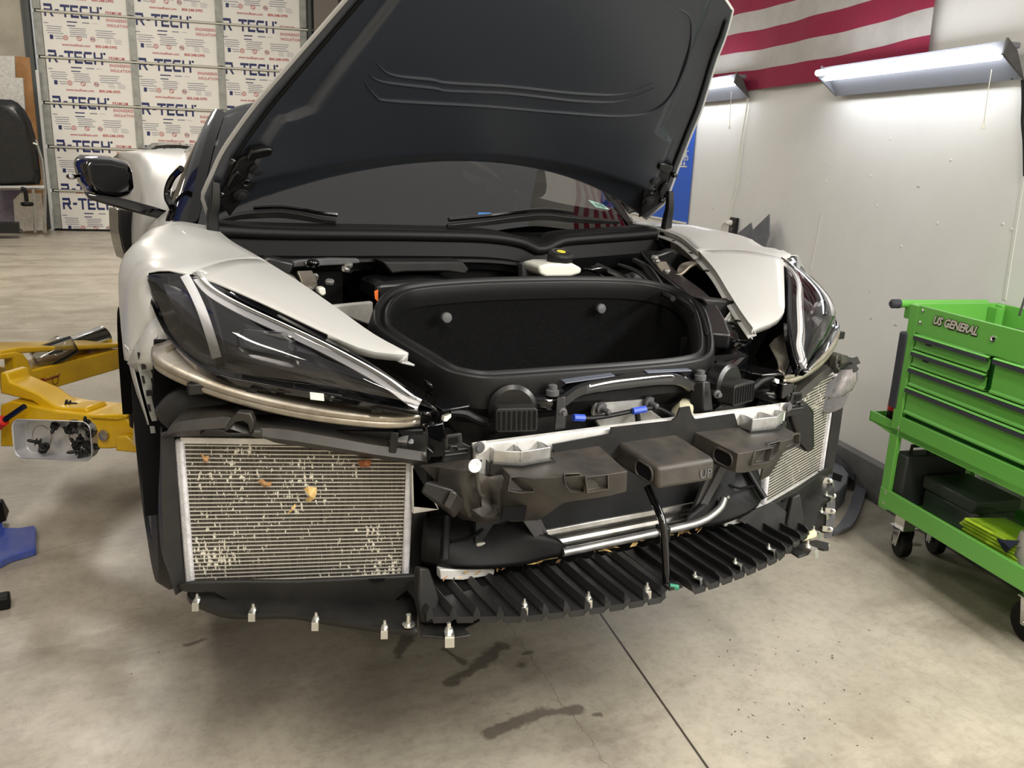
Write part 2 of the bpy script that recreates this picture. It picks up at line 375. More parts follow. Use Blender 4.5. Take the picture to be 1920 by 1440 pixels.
def tech(mb, o, ex, ey, h):            # the block-lettered product line
    def bar(x0, y0, x1, y1): mb.add([o+ex*x0*h+ey*y0*h, o+ex*x1*h+ey*y0*h, o+ex*x1*h+ey*y1*h, o+ex*x0*h+ey*y1*h], [(0,1,2,3)])
    def quad(*q): mb.add([o+ex*a*h+ey*b*h for a, b in q], [(0,1,2,3)])
    s = .24
    bar(0,0,s,.45); bar(0,.45,s,.62); bar(0,1-s*.9,.95,1); bar(.75,.42,1.0,1-s*.9); bar(s,.40,.95,.60); quad((.5,.42),(.78,.42),(1.12,0),(.84,0))
    bar(1.28,.40,1.78,.60)
    x = 1.92; bar(x,.8,x+1.1,1); bar(x+.42,0,x+.42+s,.8)
    x = 3.1; bar(x,0,x+s,.8); bar(x,.8,x+.95,1); bar(x+s,.40,x+.85,.58); bar(x,0,x+.95,.2)
    x = 4.2; bar(x,.12,x+s,.86); bar(x+.1,.8,x+1.0,1); bar(x+.1,0,x+1.0,.2)
    x = 5.4; bar(x,0,x+s,1); bar(x+.85,0,x+.85+s,1); bar(x+s,.40,x+.85,.60)
    cx, cy = 6.72, .92; mb.lathe(o+ex*cx*h+ey*cy*h, MW, [(.1*h,0),(.06*h,0)], 10)
def printing(x0, z0, wdt, lo, hi, under=True):   # one board's print, clipped to lo..hi in height
    b, r, g = M(), M(), M(); ex, ey = NW, ZZ; y = dm0-.022
    P = lambda u, v: RM(x0+u*wdt, y, z0+v)
    h = .148*wdt/.98
    tech(b, P(.015, -.07), ex*.66, ey, h)
    b2 = M()
    puttext(r, 'PREMIUM', .056, P(.735,.012), ex, ey, .0009, sx=.76*wdt, space=1.12); puttext(r, 'ENGINEERED', .056, P(.738,-.088), ex, ey, .0009, sx=.70*wdt, space=1.12); puttext(r, 'INSULATION', .056, P(.742,-.158), ex, ey, .0009, sx=.72*wdt, space=1.12)
    def bars(mb, u, v, n, ln, dz, th=.009):
        for i in range(n):
            q = ln*(.8+.2*random.random()); A = P(u+.012*(i%2), v-dz*i); mb.add([A, A+ex*q, A+ex*q+ey*th, A+ey*th], [(0,1,2,3)])
    bars(b, .27, -.135, 1, .15, .03, .016); bars(g, .45, -.135, 1, .12, .03, .014); bars(g, .57, -.13, 1, .08, .03, .004)
    bars(b, .27, -.185, 1, .13, .03, .013); bars(g, .0, -.165, 1, .07, .03, .012)
    bars(g, .02, -.205, 4, .22, .03); bars(g, .29, -.215, 5, .24, .027); bars(g, .60, -.225, 4, .28, .03)
    A = P(.055,-.375); b.add([A, A+ex*.045, A+ex*.045+ey*.06, A+ey*.06], [(0,1,2,3)])
    bars(g, .11, -.335, 2, .11, .03)
    for u in (.24, .40, .56):
        c = P(u,-.345); n = 18; rows = [[c+(ex*math.cos(2*math.pi*i/n)+ey*math.sin(2*math.pi*i/n))*q for i in range(n)] for q in (.034,.026)]; r.grid(rows, 0, True)
    c = P(.24,-.345); n = 12; r.grid([[c+(ex*math.cos(2*math.pi*i/n)+ey*math.sin(2*math.pi*i/n))*q for i in range(n)] for q in (.016,.009)], 0, True)
    c = P(.40,-.345); r.add([c+ex*-.02+ey*.024, c+ex*-.012+ey*.026, c+ex*.022+ey*-.022, c+ex*.014+ey*-.026], [(0,1,2,3)])
    c = P(.56,-.345); g.add([c+ex*-.022+ey*-.006, c+ex*.02+ey*-.016, c+ex*.02+ey*.008, c+ex*-.022+ey*.016], [(0,1,2,3)])
    bars(g, .70, -.33, 4, .09, .018, .004); bars(g, .81, -.335, 4, .11, .018, .004)
    puttext(r, 'www.insulfoam.com', .05, P(.19,-.455), ex, ey, .0008, sx=.92); puttext(r, '800-248-5995', .052, P(.585,-.455), ex, ey, .0012, sx=1.0)
    for i in range(7):
        A = P(.06+.14*i, -.02-.41*((i*37)%10)/10); g.add([A, A+ex*.008, A+ex*.008+ey*.008, A+ey*.008], [(0,1,2,3)])
    def clip(mb):
        me = bpy.data.meshes.new('t'); me.from_pydata([tuple(v) for v in mb.v], [], mb.f); bm = bmesh.new(); bm.from_mesh(me)
        for z, nn in ((lo, -1), (hi, 1)): bmesh.ops.bisect_plane(bm, geom=bm.verts[:]+bm.edges[:]+bm.faces[:], plane_co=(0,0,z), plane_no=(0,0,nn), clear_outer=True)
        bmesh.ops.bisect_plane(bm, geom=bm.verts[:]+bm.edges[:]+bm.faces[:], plane_co=tuple(RM(x0+wdt,0,0)), plane_no=tuple(NW), clear_outer=True)
        o = M(); bm.verts.index_update(); o.v = [V(v.co) for v in bm.verts]; o.f = [[v.index for v in f_.verts] for f_ in bm.faces]; o.m = [0]*len(o.f); bm.free(); bpy.data.meshes.remove(me); return o
    return clip(b), clip(r), clip(g)
offs = [.0, -.035, -.02]
for ci, (x0, x1) in enumerate(cols):
    for s in range(7):
        lo, hi = DZ[s]+.018, DZ[s+1]-.018
        bd = obj('foam_board', M().prism([RM(x0-.02,dm0-.02,lo), RM(x1+.02,dm0-.02,lo), RM(x1+.02,dm0-.02,hi), RM(x0-.02,dm0-.02,hi)], MW*.03), FOAM, parent=door)
        acc = [M(), M(), M()]
        if s == 0: cen = [DZ[0]+.38, DZ[0]+.38+.62]
        else: cen = [DZ[s]+offs[ci]+.005, DZ[s+1]+offs[ci]+.005]
        for z in cen:
            for k, q in enumerate(printing(x0, z, x1-x0, lo+.002, hi-.002)): acc[k].join(q)
        for k, (nm, ink) in enumerate((('blue_printing', INKB), ('red_printing', INKR), ('grey_printing', INKG))):
            if acc[k].f: obj(nm, acc[k], ink, parent=bd)
for s in range(1,7):
    obj('section_rail', M().box(RM((dl+dr_)/2, dm0-.035, DZ[s]), (dr_-dl-.1,.03,.024), Matrix.Rotation(-A13,3,'Z')), RAILM, parent=door, bevel=.004)
st_x = [cols[0][0]-.075, c0, c0+cw, c0+2*cw]
for x in st_x:
    for s in range(7):
        mb = M().box(RM(x, dm0-.03, (DZ[s]+DZ[s+1])/2), (.10,.035,DZ[s+1]-DZ[s]-.05), Matrix.Rotation(-A13,3,'Z'))
        for k in range(5): mb.lathe(RM(x+.02*(-1)**k, dm0-.047, DZ[s]+.06+.11*k), -MW, [(.008,0),(.006,.004)], 6)
        obj('stile', mb, GALV, parent=door)
    if x != st_x[0] and x != st_x[-1]: continue
    sx = -1 if x == st_x[0] else 1
    obj('track', M().box(RM(x+sx*.10, dm0-.08, .9), (.05,.10,4.5), Matrix.Rotation(-A13,3,'Z')).box(RM(x+sx*.16, dm0+.02, .9), (.09,.05,4.5), Matrix.Rotation(-A13,3,'Z')), TRACK, parent=door)
obj('bottom_seal', M().box(RM((dl+dr_)/2, dm0-.01, FL+.012), (dr_-dl,.05,.024), Matrix.Rotation(-A13,3,'Z')), B_RUBBER, parent=door)
# ================================================================ the car: body
car = thing('sports_car', 'white sports car with its front bumper off and bonnet raised, on a lift', 'car', (0, 2.6, -.87))
def both(name, fn, mat_, **k):        # the same part on both flanks
    a = fn(); r = []
    for mb in (a.mir(), a): r.append(obj(name, mb, mat_, parent=k.get('par', car) if not isinstance(k.get('par'), list) else k['par'][len(r)], **{q: v for q, v in k.items() if q != 'par'}))
    return r
P3 = lambda *a: V(a)
# fenders --------------------------------------------------------
IE = [P3(.667,2.25,-.204), P3(.666,2.154,-.211), P3(.656,2.069,-.221), P3(.614,1.939,-.246), P3(.564,1.804,-.28), P3(.515,1.688,-.319), P3(.472,1.583,-.354), P3(.433,1.497,-.374)]
HE = [P3(.783,1.776,-.250), P3(.690,1.672,-.287), P3(.616,1.589,-.320), P3(.561,1.529,-.346), P3(.530,1.512,-.360), P3(.489,1.505,-.372), P3(.434,1.496,-.378)]
def fender_top():
    A = resample(cat(IE[3:], 6), 16); B = resample(cat(HE, 6), 16); rows = []
    nrm = P3(.25,-.25,1).normalized()
    for k in range(9):
        t = k/8; rows.append([lerp(a, b, t)+nrm*(math.sin(math.pi*t)*.012*(1-i/15)) for i, (a, b) in enumerate(zip(A, B))])
    m = M().grid(rows)
    m.grid([A, [p+P3(.012,0,-.018) for p in A], [p+P3(-.012,-.002,-.024) for p in A]])      # flange along the bonnet gap
    lip = B[-6:]; m.grid([lip, [p+P3(0,.004,-.014) for p in lip]])
    return m
def fender_side():
    rows = [[IE[3], P3(.70,1.86,-.243), HE[0], P3(.828,1.79,-.244), P3(.866,1.80,-.250), P3(.8635,1.80,-.278), P3(.853,1.75,-.322)],
            [P3(.630,1.985,-.236), P3(.73,1.96,-.228), P3(.80,1.89,-.232), P3(.852,1.88,-.236), P3(.885,1.87,-.252), P3(.893,1.85,-.300), P3(.885,1.79,-.370)],
            [IE[2], P3(.75,2.05,-.208), P3(.82,2.02,-.211), P3(.868,2.0,-.222), P3(.898,1.98,-.258), P3(.908,1.94,-.318), P3(.913,1.80,-.428)],
            [IE[1], P3(.75,2.13,-.200), P3(.81,2.10,-.202), P3(.858,2.10,-.220), P3(.891,2.08,-.268), P3(.906,2.05,-.330), P3(.912,1.93,-.425)],
            [IE[0], P3(.74,2.24,-.196), P3(.79,2.24,-.198), P3(.826,2.26,-.217), P3(.853,2.26,-.272), P3(.872,2.26,-.350), P3(.884,2.2,-.405)],
            [P3(.700,2.40,-.207), P3(.735,2.42,-.203), P3(.768,2.44,-.212), P3(.796,2.46,-.240), P3(.818,2.48,-.300), P3(.838,2.50,-.40), P3(.856,2.50,-.46)]]
    # finer: Catmull-Rom both ways
    R = [resample(cat(r, 6), 22) for r in rows]; C = list(zip(*R)); C = [resample(cat(c, 6), 20) for c in C]
    m = M().grid([list(c) for c in C])
    e = [p for p in resample(cat(IE[:4][::-1], 6), 12)]; m.grid([e, [p+P3(.012,0,-.02) for p in e], [p+P3(-.014,0,-.026) for p in e]])
    return m
for s, fn_ in ((-1, lambda q: q.mir()), (1, lambda q: q)):
    fd = obj('fender', fn_(fender_top().join(fender_side())), W_PAINT, parent=car, smooth=True, solid=.004, angle=50)
    clp = M()
    E_ = cat(IE[:], 6)
    for i in (9, 16, 22, 30, 36): 
        p = E_[i]+P3(-.004,0,-.02); clp.box(p+P3(-.003,0,-.003), (.009,.014,.007))
    objs('flange_clip', fn_(clp), B_PLAST, parent=fd, bevel=.002)
    br = M(); a, b, c, d = P3(.853,1.752,-.322), P3(.913,1.80,-.43), P3(.868,1.735,-.412), P3(.828,1.70,-.356)
    br.add([a, P3(.884,1.791,-.369), b, c, d], [(0,1,2,3,4)]); br.add([b, b+P3(-.015,.005,-.02), c+P3(0,0,-.018), c], [(0,1,2,3)])
    for q in ((.62,.25),(.35,.45),(.15,.6)):
        p = lerp(lerp(a, b, 1-q[0]), lerp(d, c, 1-q[0]), q[1]+.2); br.lathe(p+P3(-.003,-.004,0), (-.5,-.8,-.1), [(.007,0),(.005,.002),(.0045,.001)], 8)
    obj('fender_bracket', fn_(br), W_PAINT, parent=fd, smooth=True, solid=.002)
    st = M(); bl_x = [(250,648),(255,672),(259,690),(264,712),(269,735),(275,757),(281,779),(285,790)]; bw_x = [24,24,22,23,22,23,22,20]
    for i in range(7):
        (x0, y0), (x1, y1) = bl_x[i], bl_x[i+1]; k = 1 if i % 2 == 0 else .8
        q = [U(x0, y0, 'y', 1.782), U(x0+bw_x[i]*k, y0-3, 'y', 1.776), U(x1+bw_x[i+1]*k, y1-3, 'y', 1.776), U(x1, y1, 'y', 1.782)]
        st.plate([P3(-p.x, p.y, p.z) for p in q], .002)
    lw = [U(x, y, 'y', 1.79) for x, y in ((281,800),(290,800),(296,838),(287,842))]; st.plate([P3(-p.x, p.y, p.z) for p in lw], .004)
    obj('bumper_bracket', fn_(st), mat('grey_coated_bracket', (158,160,160), .5) if s == -1 else bpy.data.materials['grey_coated_bracket'], parent=car)
    sl = M()
    for x, y, h in ((260,668,14),(268,712,14),(279,765,13)):
        q = [U(a_, b_, 'y', 1.772) for a_, b_ in ((x-3,y-h/2),(x+2,y-h/2),(x+5,y+h/2),(x,y+h/2))]; sl.plate([P3(-p.x, p.y, p.z) for p in q], .002)
    for x, y in ((270,688),(279,738)):
        q = [U(a_, b_, 'y', 1.765) for a_, b_ in ((x-5,y-4),(x+5,y-5),(x+6,y+4),(x-4,y+5))]; sl.plate([P3(-p.x, p.y, p.z) for p in q], .010)
    objs('bracket_slot', fn_(sl), B_PLAST, parent=car)
    # white outer skin edge running down behind the strip, and the black wheel-arch liner
    ed = M().grid([[P3(-q.x, q.y, q.z) for q in [U(x, y, 'y', 1.80) for x, y in ((240,655),(256,720),(274,785),(287,838))]], [P3(-q.x, q.y+.04, q.z) for q in [U(x-5, y, 'y', 1.80) for x, y in ((240,655),(256,720),(274,785),(287,838))]]])
    obj('arch_edge', fn_(ed), W_PAINT, parent=car, solid=.003)
    ln = M(); cy, cz, r_ = 2.12, -.74, .37
    rows = [[P3(x, cy-r_*math.cos(t*math.pi), cz+r_*.98*math.sin(t*math.pi)) for t in [i/14 for i in range(15)]] for x in (.905,.60,.55)]
    rows.append([P3(.55, cy, cz)]*15); ln.grid(rows)
    obj('wheel_arch_liner', fn_(ln), B_MATTE, parent=car, smooth=True)
    for cyw, rw, ww in ((2.12,.325,.25),(4.84,.345,.30)):
        xw = .76 if cyw < 3 else .60; t_ = M().lathe(P3(xw-ww/2,cyw,-.74), (1,0,0), [(rw*.68,0),(rw*.93,.005),(rw,.03),(rw,ww-.03),(rw*.93,ww-.005),(rw*.68,ww),(rw*.66,ww-.02)], 40)
        wh = obj('wheel', fn_(t_), B_RUBBER, parent=car, smooth=True)
        rm = M().lathe(P3(xw-ww/2+.02,cyw,-.74), (1,0,0), [(rw*.70,0),(rw*.66,ww-.08),(rw*.70,ww-.02),(rw*.67,ww-.03)], 36)
        for k in range(5):
            an = 2*math.pi*k/5; d = P3(0,math.cos(an),math.sin(an)); pv = P3(0,-math.sin(an),math.cos(an)); c0_ = P3(xw+ww/2-.05,cyw,-.74)
            rm.prism([c0_+d*.03+pv*.03, c0_+d*rw*.67+pv*.045, c0_+d*rw*.67-pv*.045, c0_+d*.03-pv*.03], (.02,0,0))
        rm.lathe(P3(xw+ww/2-.055,cyw,-.74), (1,0,0), [(.06,0),(.05,.03)], 16)
        obj('rim', fn_(rm), G_PLAST, parent=wh)
# headlights ------------------------------------------------------
LE_IN = [P3(.866,1.796,-.254), P3(.828,1.782,-.250), P3(.783,1.765,-.255), P3(.745,1.722,-.268), P3(.690,1.655,-.295), P3(.622,1.581,-.329), P3(.536,1.483,-.373), P3(.486,1.415,-.408), P3(.455,1.366,-.431), P3(.441,1.340,-.441)]
LE_LO = [P3(.864,1.790,-.282), P3(.853,1.735,-.325), P3(.835,1.665,-.358), P3(.805,1.596,-.382), P3(.770,1.552,-.395), P3(.718,1.515,-.402), P3(.648,1.465,-.410), P3(.578,1.421,-.422), P3(.525,1.393,-.433), P3(.449,1.346,-.443)]
NHL = P3(.25,-.85,.45).normalized()
HA, HB = resample(cat(LE_IN, 6), 30), resample(cat(LE_LO, 6), 30)
def hl(i, t, off=0):     # point on the lens surface: i along (0..29), t across, off outwards
    k = min(int(i), 28); q = i-k; a = lerp(HA[k], HA[k+1], q); b = lerp(HB[k], HB[k+1], q)
    return lerp(a, b, t)+NHL*(math.sin(math.pi*t)*.05*math.sin(math.pi*min(1, (29-i)/29*.9+.05))+off)
def hlpx(px, py, off=0):         # the lens point seen at this pixel on the near lamp
    best = None; st = 1.0; i0, t0 = 14, .5
    def err(i, t):
        p = hl(i, t, off); p = P3(-p.x, p.y, p.z)-CAM; z = p.dot(_f); return (960+FPX*p.dot(_r)/z-px)**2+(720-FPX*p.dot(_u)/z-py)**2
    best = min((err(i, t/20), i, t/20) for i in range(0, 30) for t in range(0, 21))
    i0, t0 = best[1], best[2]; di, dt = .5, .025
    for _ in range(24):
        c = min((err(min(29, max(0, i0+a*di)), t0+b*dt), i0+a*di, t0+b*dt) for a in (-1,0,1) for b in (-1,0,1)); 
        if (c[1], c[2]) == (i0, t0): di *= .6; dt *= .6
        i0, t0 = min(29, max(0, c[1])), c[2]
    return hl(i0, t0, off)
LENS = glassmat('clear_lens', (.97,.97,.98), 0, 1.8)
HL_IN = mat('headlight_bezel', (26,26,29), .16, coat=.3)
HL_BAR = mat('ribbed_light_guide', (250,250,250), .5, bump=.15, bscale=500)
RIB = mat('ribbed_bezel', (44,42,40), .35, bump=.9, bscale=900)
def ribbon(pts, w1, th, up):     # flat ribbon along points
    return M().ring(pts, [(-w1/2,0),(w1/2,0),(w1/2,th),(-w1/2,th)], up)
drl_px = [(348,520),(362,545),(378,580),(392,620),(401,650),(407,672)]
bar_px = [(372,522),(392,545),(420,564),(470,590),(540,622),(610,655),(680,692),(730,722),(770,752),(786,760)]
for s, fn_ in ((-1, lambda q: q.mir()), (1, lambda q: q)):
    rows = [[hl(i, t/10, -.045*math.sin(math.pi*min(1, max(0, t/10)))-.006) for i in range(30)] for t in range(11)]
    bk = M().grid(rows)
    hdl = obj('headlight', fn_(bk), HL_IN, parent=car, smooth=True)
    fr = M()
    lo = [hl(i, 1) for i in range(1, 30)]
    lo2 = [p+P3(0,-.006,-.013-.012*math.sin(math.pi*min(1,k/24))) for k, p in enumerate(lo)]
    lo3 = [p+P3(-.006,.045,-.004) for p in lo2]
    fr.grid([lo, [lerp(a, b, .3)+P3(.004,-.012,0) for a, b in zip(lo, lo2)], lo2, lo3])
    ti = [hl(i, 0) for i in range(8, 30)]; fr.grid([[p+P3(0,0,.004) for p in ti], [lerp(p, hl(i+8, .12), .35)+NHL*.002 for i, p in enumerate(ti)], [p+P3(-.010,.002,-.016) for p in ti]])
    obj('housing', fn_(fr), B_GLOSS, parent=hdl, smooth=True, solid=.003)
    tb = M()
    for k in (14, 24): tb.box(lo2[k]+P3(0,.012,-.004), (.020,.02,.010), Matrix.Rotation(.5,3,'Z'))
    for k in (8, 15, 19): tb.prism([lo2[k]+P3(0,-.006,.004), lo2[k+2]+P3(0,-.006,.004), lo2[k+2]+P3(0,-.006,.016), lo2[k]+P3(0,-.006,.016)], (0,.006,0))
    tb.prism([lo2[11], lo2[14], lo2[14]+P3(0,.03,-.012), lo2[11]+P3(0,.03,-.02)], (0,0,-.004)); tb.box(lo2[10]+P3(.01,.01,-.018), (.05,.03,.02))
    objs('mounting_tab', fn_(tb), B_SATIN, parent=hdl, bevel=.002)
    gl = M().grid([[hl(i, t/14, 0) for i in range(30)] for t in range(15)])
    obj('lens', fn_(gl), LENS, parent=hdl, smooth=True)
    def w2(px_list, off): return [P3(-q.x, q.y, q.z) if False else q for q in (hlpx(x, y, off) for x, y in px_list)]
    b1 = resample(cat(w2(bar_px, -.016), 5), 40); obj('light_bar', fn_(ribbon(b1, .020, .008, NHL)), HL_BAR, parent=hdl)
    obj('light_bar_edge', fn_(M().tube([p+P3(.006,-.002,.012) for p in b1], .0022, 6)), CHROME, parent=hdl)
    b2 = resample(cat(w2(drl_px, -.012), 5), 24); obj('turn_light_bar', fn_(ribbon(b2, .0165, .006, NHL)), HL_BAR, parent=hdl)
    c = hlpx(500, 645, -.04); R3 = Matrix.Rotation(.52, 3, 'Z')
    ex, ez = R3@P3(1,0,0), (ZZ+NHL*-.35).normalized(); ey = ex.cross(ez)
    ex, ez = P3(.80,.58,.0).normalized(), P3(.18,-.2,.96).normalized()
    fc = NHL
    out = [(-.052,-.014),(-.04,-.024),(.034,-.024),(.052,-.014),(.052,.012),(.04,.022),(-.038,.022),(-.052,.010)]
    pj = M().hexa([c+ex*a+ez*b for a, b in out], [c+ex*a*.82+ez*b*.78+fc*.022 for a, b in out])
    obj('projector', fn_(pj), mat('projector_glass', (176,178,182), .12, .7, coat=.5, bump=.5, bscale=60) if s == -1 else bpy.data.materials['projector_glass'], parent=hdl, smooth=True, angle=30)
    rg = M(); n_ = len(out)
    rg.grid([[c+ex*a*q+ez*b*q+fc*h for a, b in out+out[:1]] for q, h in ((1.02,.010),(1.10,.012),(1.10,.004))]); obj('projector_trim', fn_(rg), CHROME, parent=hdl)
    d = hlpx(455, 590, -.03); e_ = hlpx(520, 690, -.03); f_ = hlpx(420, 672, -.03); g_ = hlpx(360, 560, -.03); h_ = hlpx(330, 600, -.03)
    rb = M().add([hlpx(418,668,-.028), hlpx(560,700,-.028), hlpx(700,742,-.022), hlpx(620,700,-.03), hlpx(500,682,-.034)], [(0,1,2,3,4)])
    obj('ribbed_step', fn_(rb), RIB, parent=hdl)
    sh = M().add([hlpx(432,566,-.035), hlpx(478,640,-.038), hlpx(600,668,-.03), hlpx(560,640,-.03)], [(0,1,2,3)]).add([hlpx(300,520,-.03), hlpx(338,520,-.03), hlpx(396,660,-.03), hlpx(352,640,-.03)], [(0,1,2,3)])
    objs('bezel_facet', fn_(sh), mat('bezel_facet', (58,58,62), .2, coat=.4) if s == -1 else bpy.data.materials['bezel_facet'], parent=hdl)
    if s == -1:
        lab = M(); c_ = lo2[21]+P3(0,-.012,.016); 
        A, B = [UP(x, y, P3(-c_.x, c_.y-.006, c_.z), P3(-.35,-.9,.2)) for x, y in ((582,736),(607,751))], None
        q = [UP(x, y, P3(-c_.x, c_.y-.012, c_.z), P3(-.35,-.9,.2)) for x, y in ((581,735),(607,738),(608,752),(582,749))]
        lb = obj('part_label', lab.add(q, [(0,1,2,3)]), WHITE_P, parent=hdl); lb['label'] = 'small white barcode sticker'
        q = [UP(x, y, P3(-c_.x, c_.y-.013, c_.z), P3(-.35,-.9,.2)) for x, y in ((590,741),(595,741),(595,746),(590,746))]
# bonnet ----------------------------------------------------------
HS = [P3(.68,2.296,-.186), P3(.703,2.226,-.128), P3(.683,2.173,-.069), P3(.663,2.123,-.015), P3(.616,2.02,.072), P3(.57,1.924,.143), P3(.501,1.803,.242), P3(.466,1.733,.294), P3(.431,1.674,.346)]
HSs = [HS[0]]+resample(cat(HS[1:], 8), 40); NV = len(HSs)
HC = [lerp(P3(0,2.165,-.019), P3(0,1.60,.47), (i/(NV-1))**1.0) for i in range(NV)]
def hood(u, v):          # u -1..1 across, v 0..1 from the hinge to the nose
    i = v*(NV-1); k = min(int(i), NV-2); q = i-k; s_ = lerp(HSs[k], HSs[k+1], q); c = lerp(HC[k], HC[k+1], q); w_ = 1-u*u
    x = u*s_.x
    return P3(x, s_.y+(c.y-s_.y)*w_, s_.z+(c.z-s_.z)*w_)
def hoodn(u, v):
    a = hood(min(u+.01, 1), v)-hood(max(u-.01, -1), v); b = hood(u, min(v+.02, 1))-hood(u, max(v-.02, 0)); n = a.cross(b).normalized()
    return -n if n.y > 0 or n.z > 0 else n          # underside, towards the engine bay
def sstep(a, b, x): t = min(1, max(0, (x-a)/(b-a))); return t*t*(3-2*t)
NU = 60; us = [-1+2*i/NU for i in range(NU+1)]; vs_ = [j/48 for j in range(49)]
outer = M().grid([[hood(u, v) for u in us] for v in vs_])
hood_o = obj('hood', outer, W_PAINT, parent=car, smooth=True, solid=.007, off=0, angle=60)
def hin(u, v):
    au = abs(u); e = sstep(.005, .03, v)*sstep(1, .985, au)
    h = .008*e
    h += .016*sstep(.90-.10*sstep(.35,.36,v), .87-.10*sstep(.35,.36,v), au)*sstep(.02,.08,v)       # raised field
    ua, va = au/.70, (v-.75)/.43
    d = (abs(ua)**5+abs(va)**5)**.2
    return hood(u*.988, .002+v*.996)+hoodn(u, v)*(h+.004)
NU2 = 110; us2 = [-1+2*i/NU2 for i in range(NU2+1)]; vs2 = [j/90 for j in range(91)]
HOODIN = mat('bonnet_liner', (42,46,54), .40, spec=.8, bump=.05, bscale=800)
obj('hood_liner', M().grid([[hin(u, v) for u in us2] for v in vs2]), HOODIN, parent=hood_o, smooth=True, angle=60)
rim = [hood(1, v) for v in vs_[1:]]; 
sl = [hood(1, .02+.96*j/30)*1 for j in range(31)]
for s in (-1, 1):
    pth = [P3(s*(hin(.955, .1+.85*j/30)).x, hin(.955, .1+.85*j/30).y, hin(.955, .1+.85*j/30).z)+hoodn(.95, .1+.85*j/30)*.004 for j in range(31)]
    obj('hood_seal', M().tube(pth, .004, 6), B_RUBBER, parent=hood_o, smooth=True)
def hpx(px, py, off=0):
    def err(u, v):
        p = hood(u, v)+hoodn(u, v)*off-CAM; z = p.dot(_f); return (960+FPX*p.dot(_r)/z-px)**2+(720-FPX*p.dot(_u)/z-py)**2
    b = min((err(u/14, v/20), u/14, v/20) for u in range(-14, 15) for v in range(21)); u0, v0, du, dv = b[1], b[2], .04, .03
    for _ in range(20):
        c = min((err(min(1,max(-1,u0+a*du)), min(1,max(0,v0+b2*dv))), u0+a*du, v0+b2*dv) for a in (-1,0,1) for b2 in (-1,0,1))
        if (c[1], c[2]) == (u0, v0): du *= .6; dv *= .6
        u0, v0 = min(1,max(-1,c[1])), min(1,max(0,c[2]))
    return hood(u0, v0)+hoodn(u0, v0)*off
for pts in (((704,116),(735,140),(809,149),(840,155),(954,162),(1081,175),(1168,176),(1225,155)), ((691,136),(717,153),(814,165),(840,170),(954,175),(1081,189),(1164,189),(1229,164)), ((682,151),(704,179),(735,189),(910,199),(1041,210),(1172,217),(1242,197),(1286,120),(1296,40),(1270,14))):
    pq = cat([hpx(x, y, .0285) for x, y in pts], 7); obj('liner_crease', M().tube(pq, .0035, 6, scale=[min(1, .1+4*min(i, len(pq)-1-i)/len(pq)) for i in range(len(pq))]), HOODIN, parent=hood_o, smooth=True)
# hinges, their bolts and the goose-neck arms
for s in (-1, 1):
    fl = (lambda q: q) if s == -1 else (lambda q: q.mir())
    pl = [(448,300),(470,290),(497,290),(503,310),(490,332),(476,354),(458,372),(430,388),(408,372),(422,352),(432,328)]
    mb = M().plate([hpx(x, y, .022) for x, y in pl], .008)
    hg = obj('hood_hinge', fl(mb), B_PLAST, parent=hood_o, bevel=.003)
    bl_ = M()
    for (x, y) in ((483,317),(452,365)):
        c = hpx(x, y, .024); n = hoodn(-.85,.1); bl_.lathe(c, n, [(.020,0),(.020,.003),(.012,.004),(.012,.010),(.008,.011)], 16)
    objs('hinge_bolt', fl(bl_), mat('dark_bolt', (52,52,54), .4, .4) if s == -1 else bpy.data.materials['dark_bolt'], parent=hg, smooth=True)
    ar = M().plate([hpx(x, y, .036) for x, y in ((464,296),(470,286),(502,280),(513,282),(508,293),(488,298),(466,304))], .02)
    ar.plate([hpx(x, y, .032) for x, y in ((446,322),(454,330),(450,345),(432,358),(424,352),(436,330))], .012)
    ar.lathe(hpx(462,342,.024), hoodn(-.85,.1), [(.012,0),(.012,.004),(.009,.005),(.009,.001)], 14)
    objs('hinge_arm', fl(ar), B_SATIN, parent=hg, bevel=.004)
    bj = M()
    for x, y in ((437,302),(408,353),(416,364)): bj.ball(hpx(x, y, .024), .009, 8); bj.rod(hpx(x,y,.012), hpx(x-5,y+3,.03), .005, 8)
    objs('ball_stud', fl(bj), B_GLOSS, parent=hg, smooth=True)
    g0 = P3(-.672,2.172,-.09); pth = cat([g0, P3(-.676,2.172,-.14), P3(-.682,2.185,-.175), P3(-.682,2.19,-.235), P3(-.675,2.18,-.27)], 5)
    obj('gas_strut', fl(M().ring(pth, [(-.010,-.012),(.010,-.012),(.010,.012),(-.010,.012)], (1,0,0), scale=[.8+.6*i/(len(pth)-1) for i in range(len(pth))])), B_SATIN, parent=hood_o, bevel=.003)
# cabin -----------------------------------------------------------
WSB = [P3(-.70,2.42,-.215), P3(-.60,2.36,-.222), P3(-.42,2.31,-.224), P3(-.2,2.285,-.222), P3(0,2.28,-.221)]
WSB = WSB+[P3(-p.x, p.y, p.z) for p in WSB[-2::-1]]
WST = [P3(-.548,2.83,.090), P3(-.46,2.86,.124), P3(-.3,2.88,.142), P3(-.15,2.885,.150), P3(0,2.89,.152)]
WST = WST+[P3(-p.x, p.y, p.z) for p in WST[-2::-1]]
WB, WT = resample(cat(WSB, 6), 40), resample(cat(WST, 6), 40)
def ws(k, t): return lerp(WB[k], WT[k], t)+P3(0,-.35,1)*(.035*math.sin(math.pi*t))
WGLASS = glassmat('windscreen_glass', (.30,.31,.32), 0, 2.3)
wsg = obj('windshield', M().grid([[ws(k, t/12) for k in range(40)] for t in range(13)]), WGLASS, parent=car, smooth=True)
fb = M().grid([[ws(k, t) for k in range(40)] for t in (0,.05)]).grid([[ws(k, t) for k in range(40)] for t in (.93,1)])
fb.v = [p+P3(0,.002,-.003) for p in fb.v]; obj('frit_band', fb, B_GLOSS, parent=wsg)
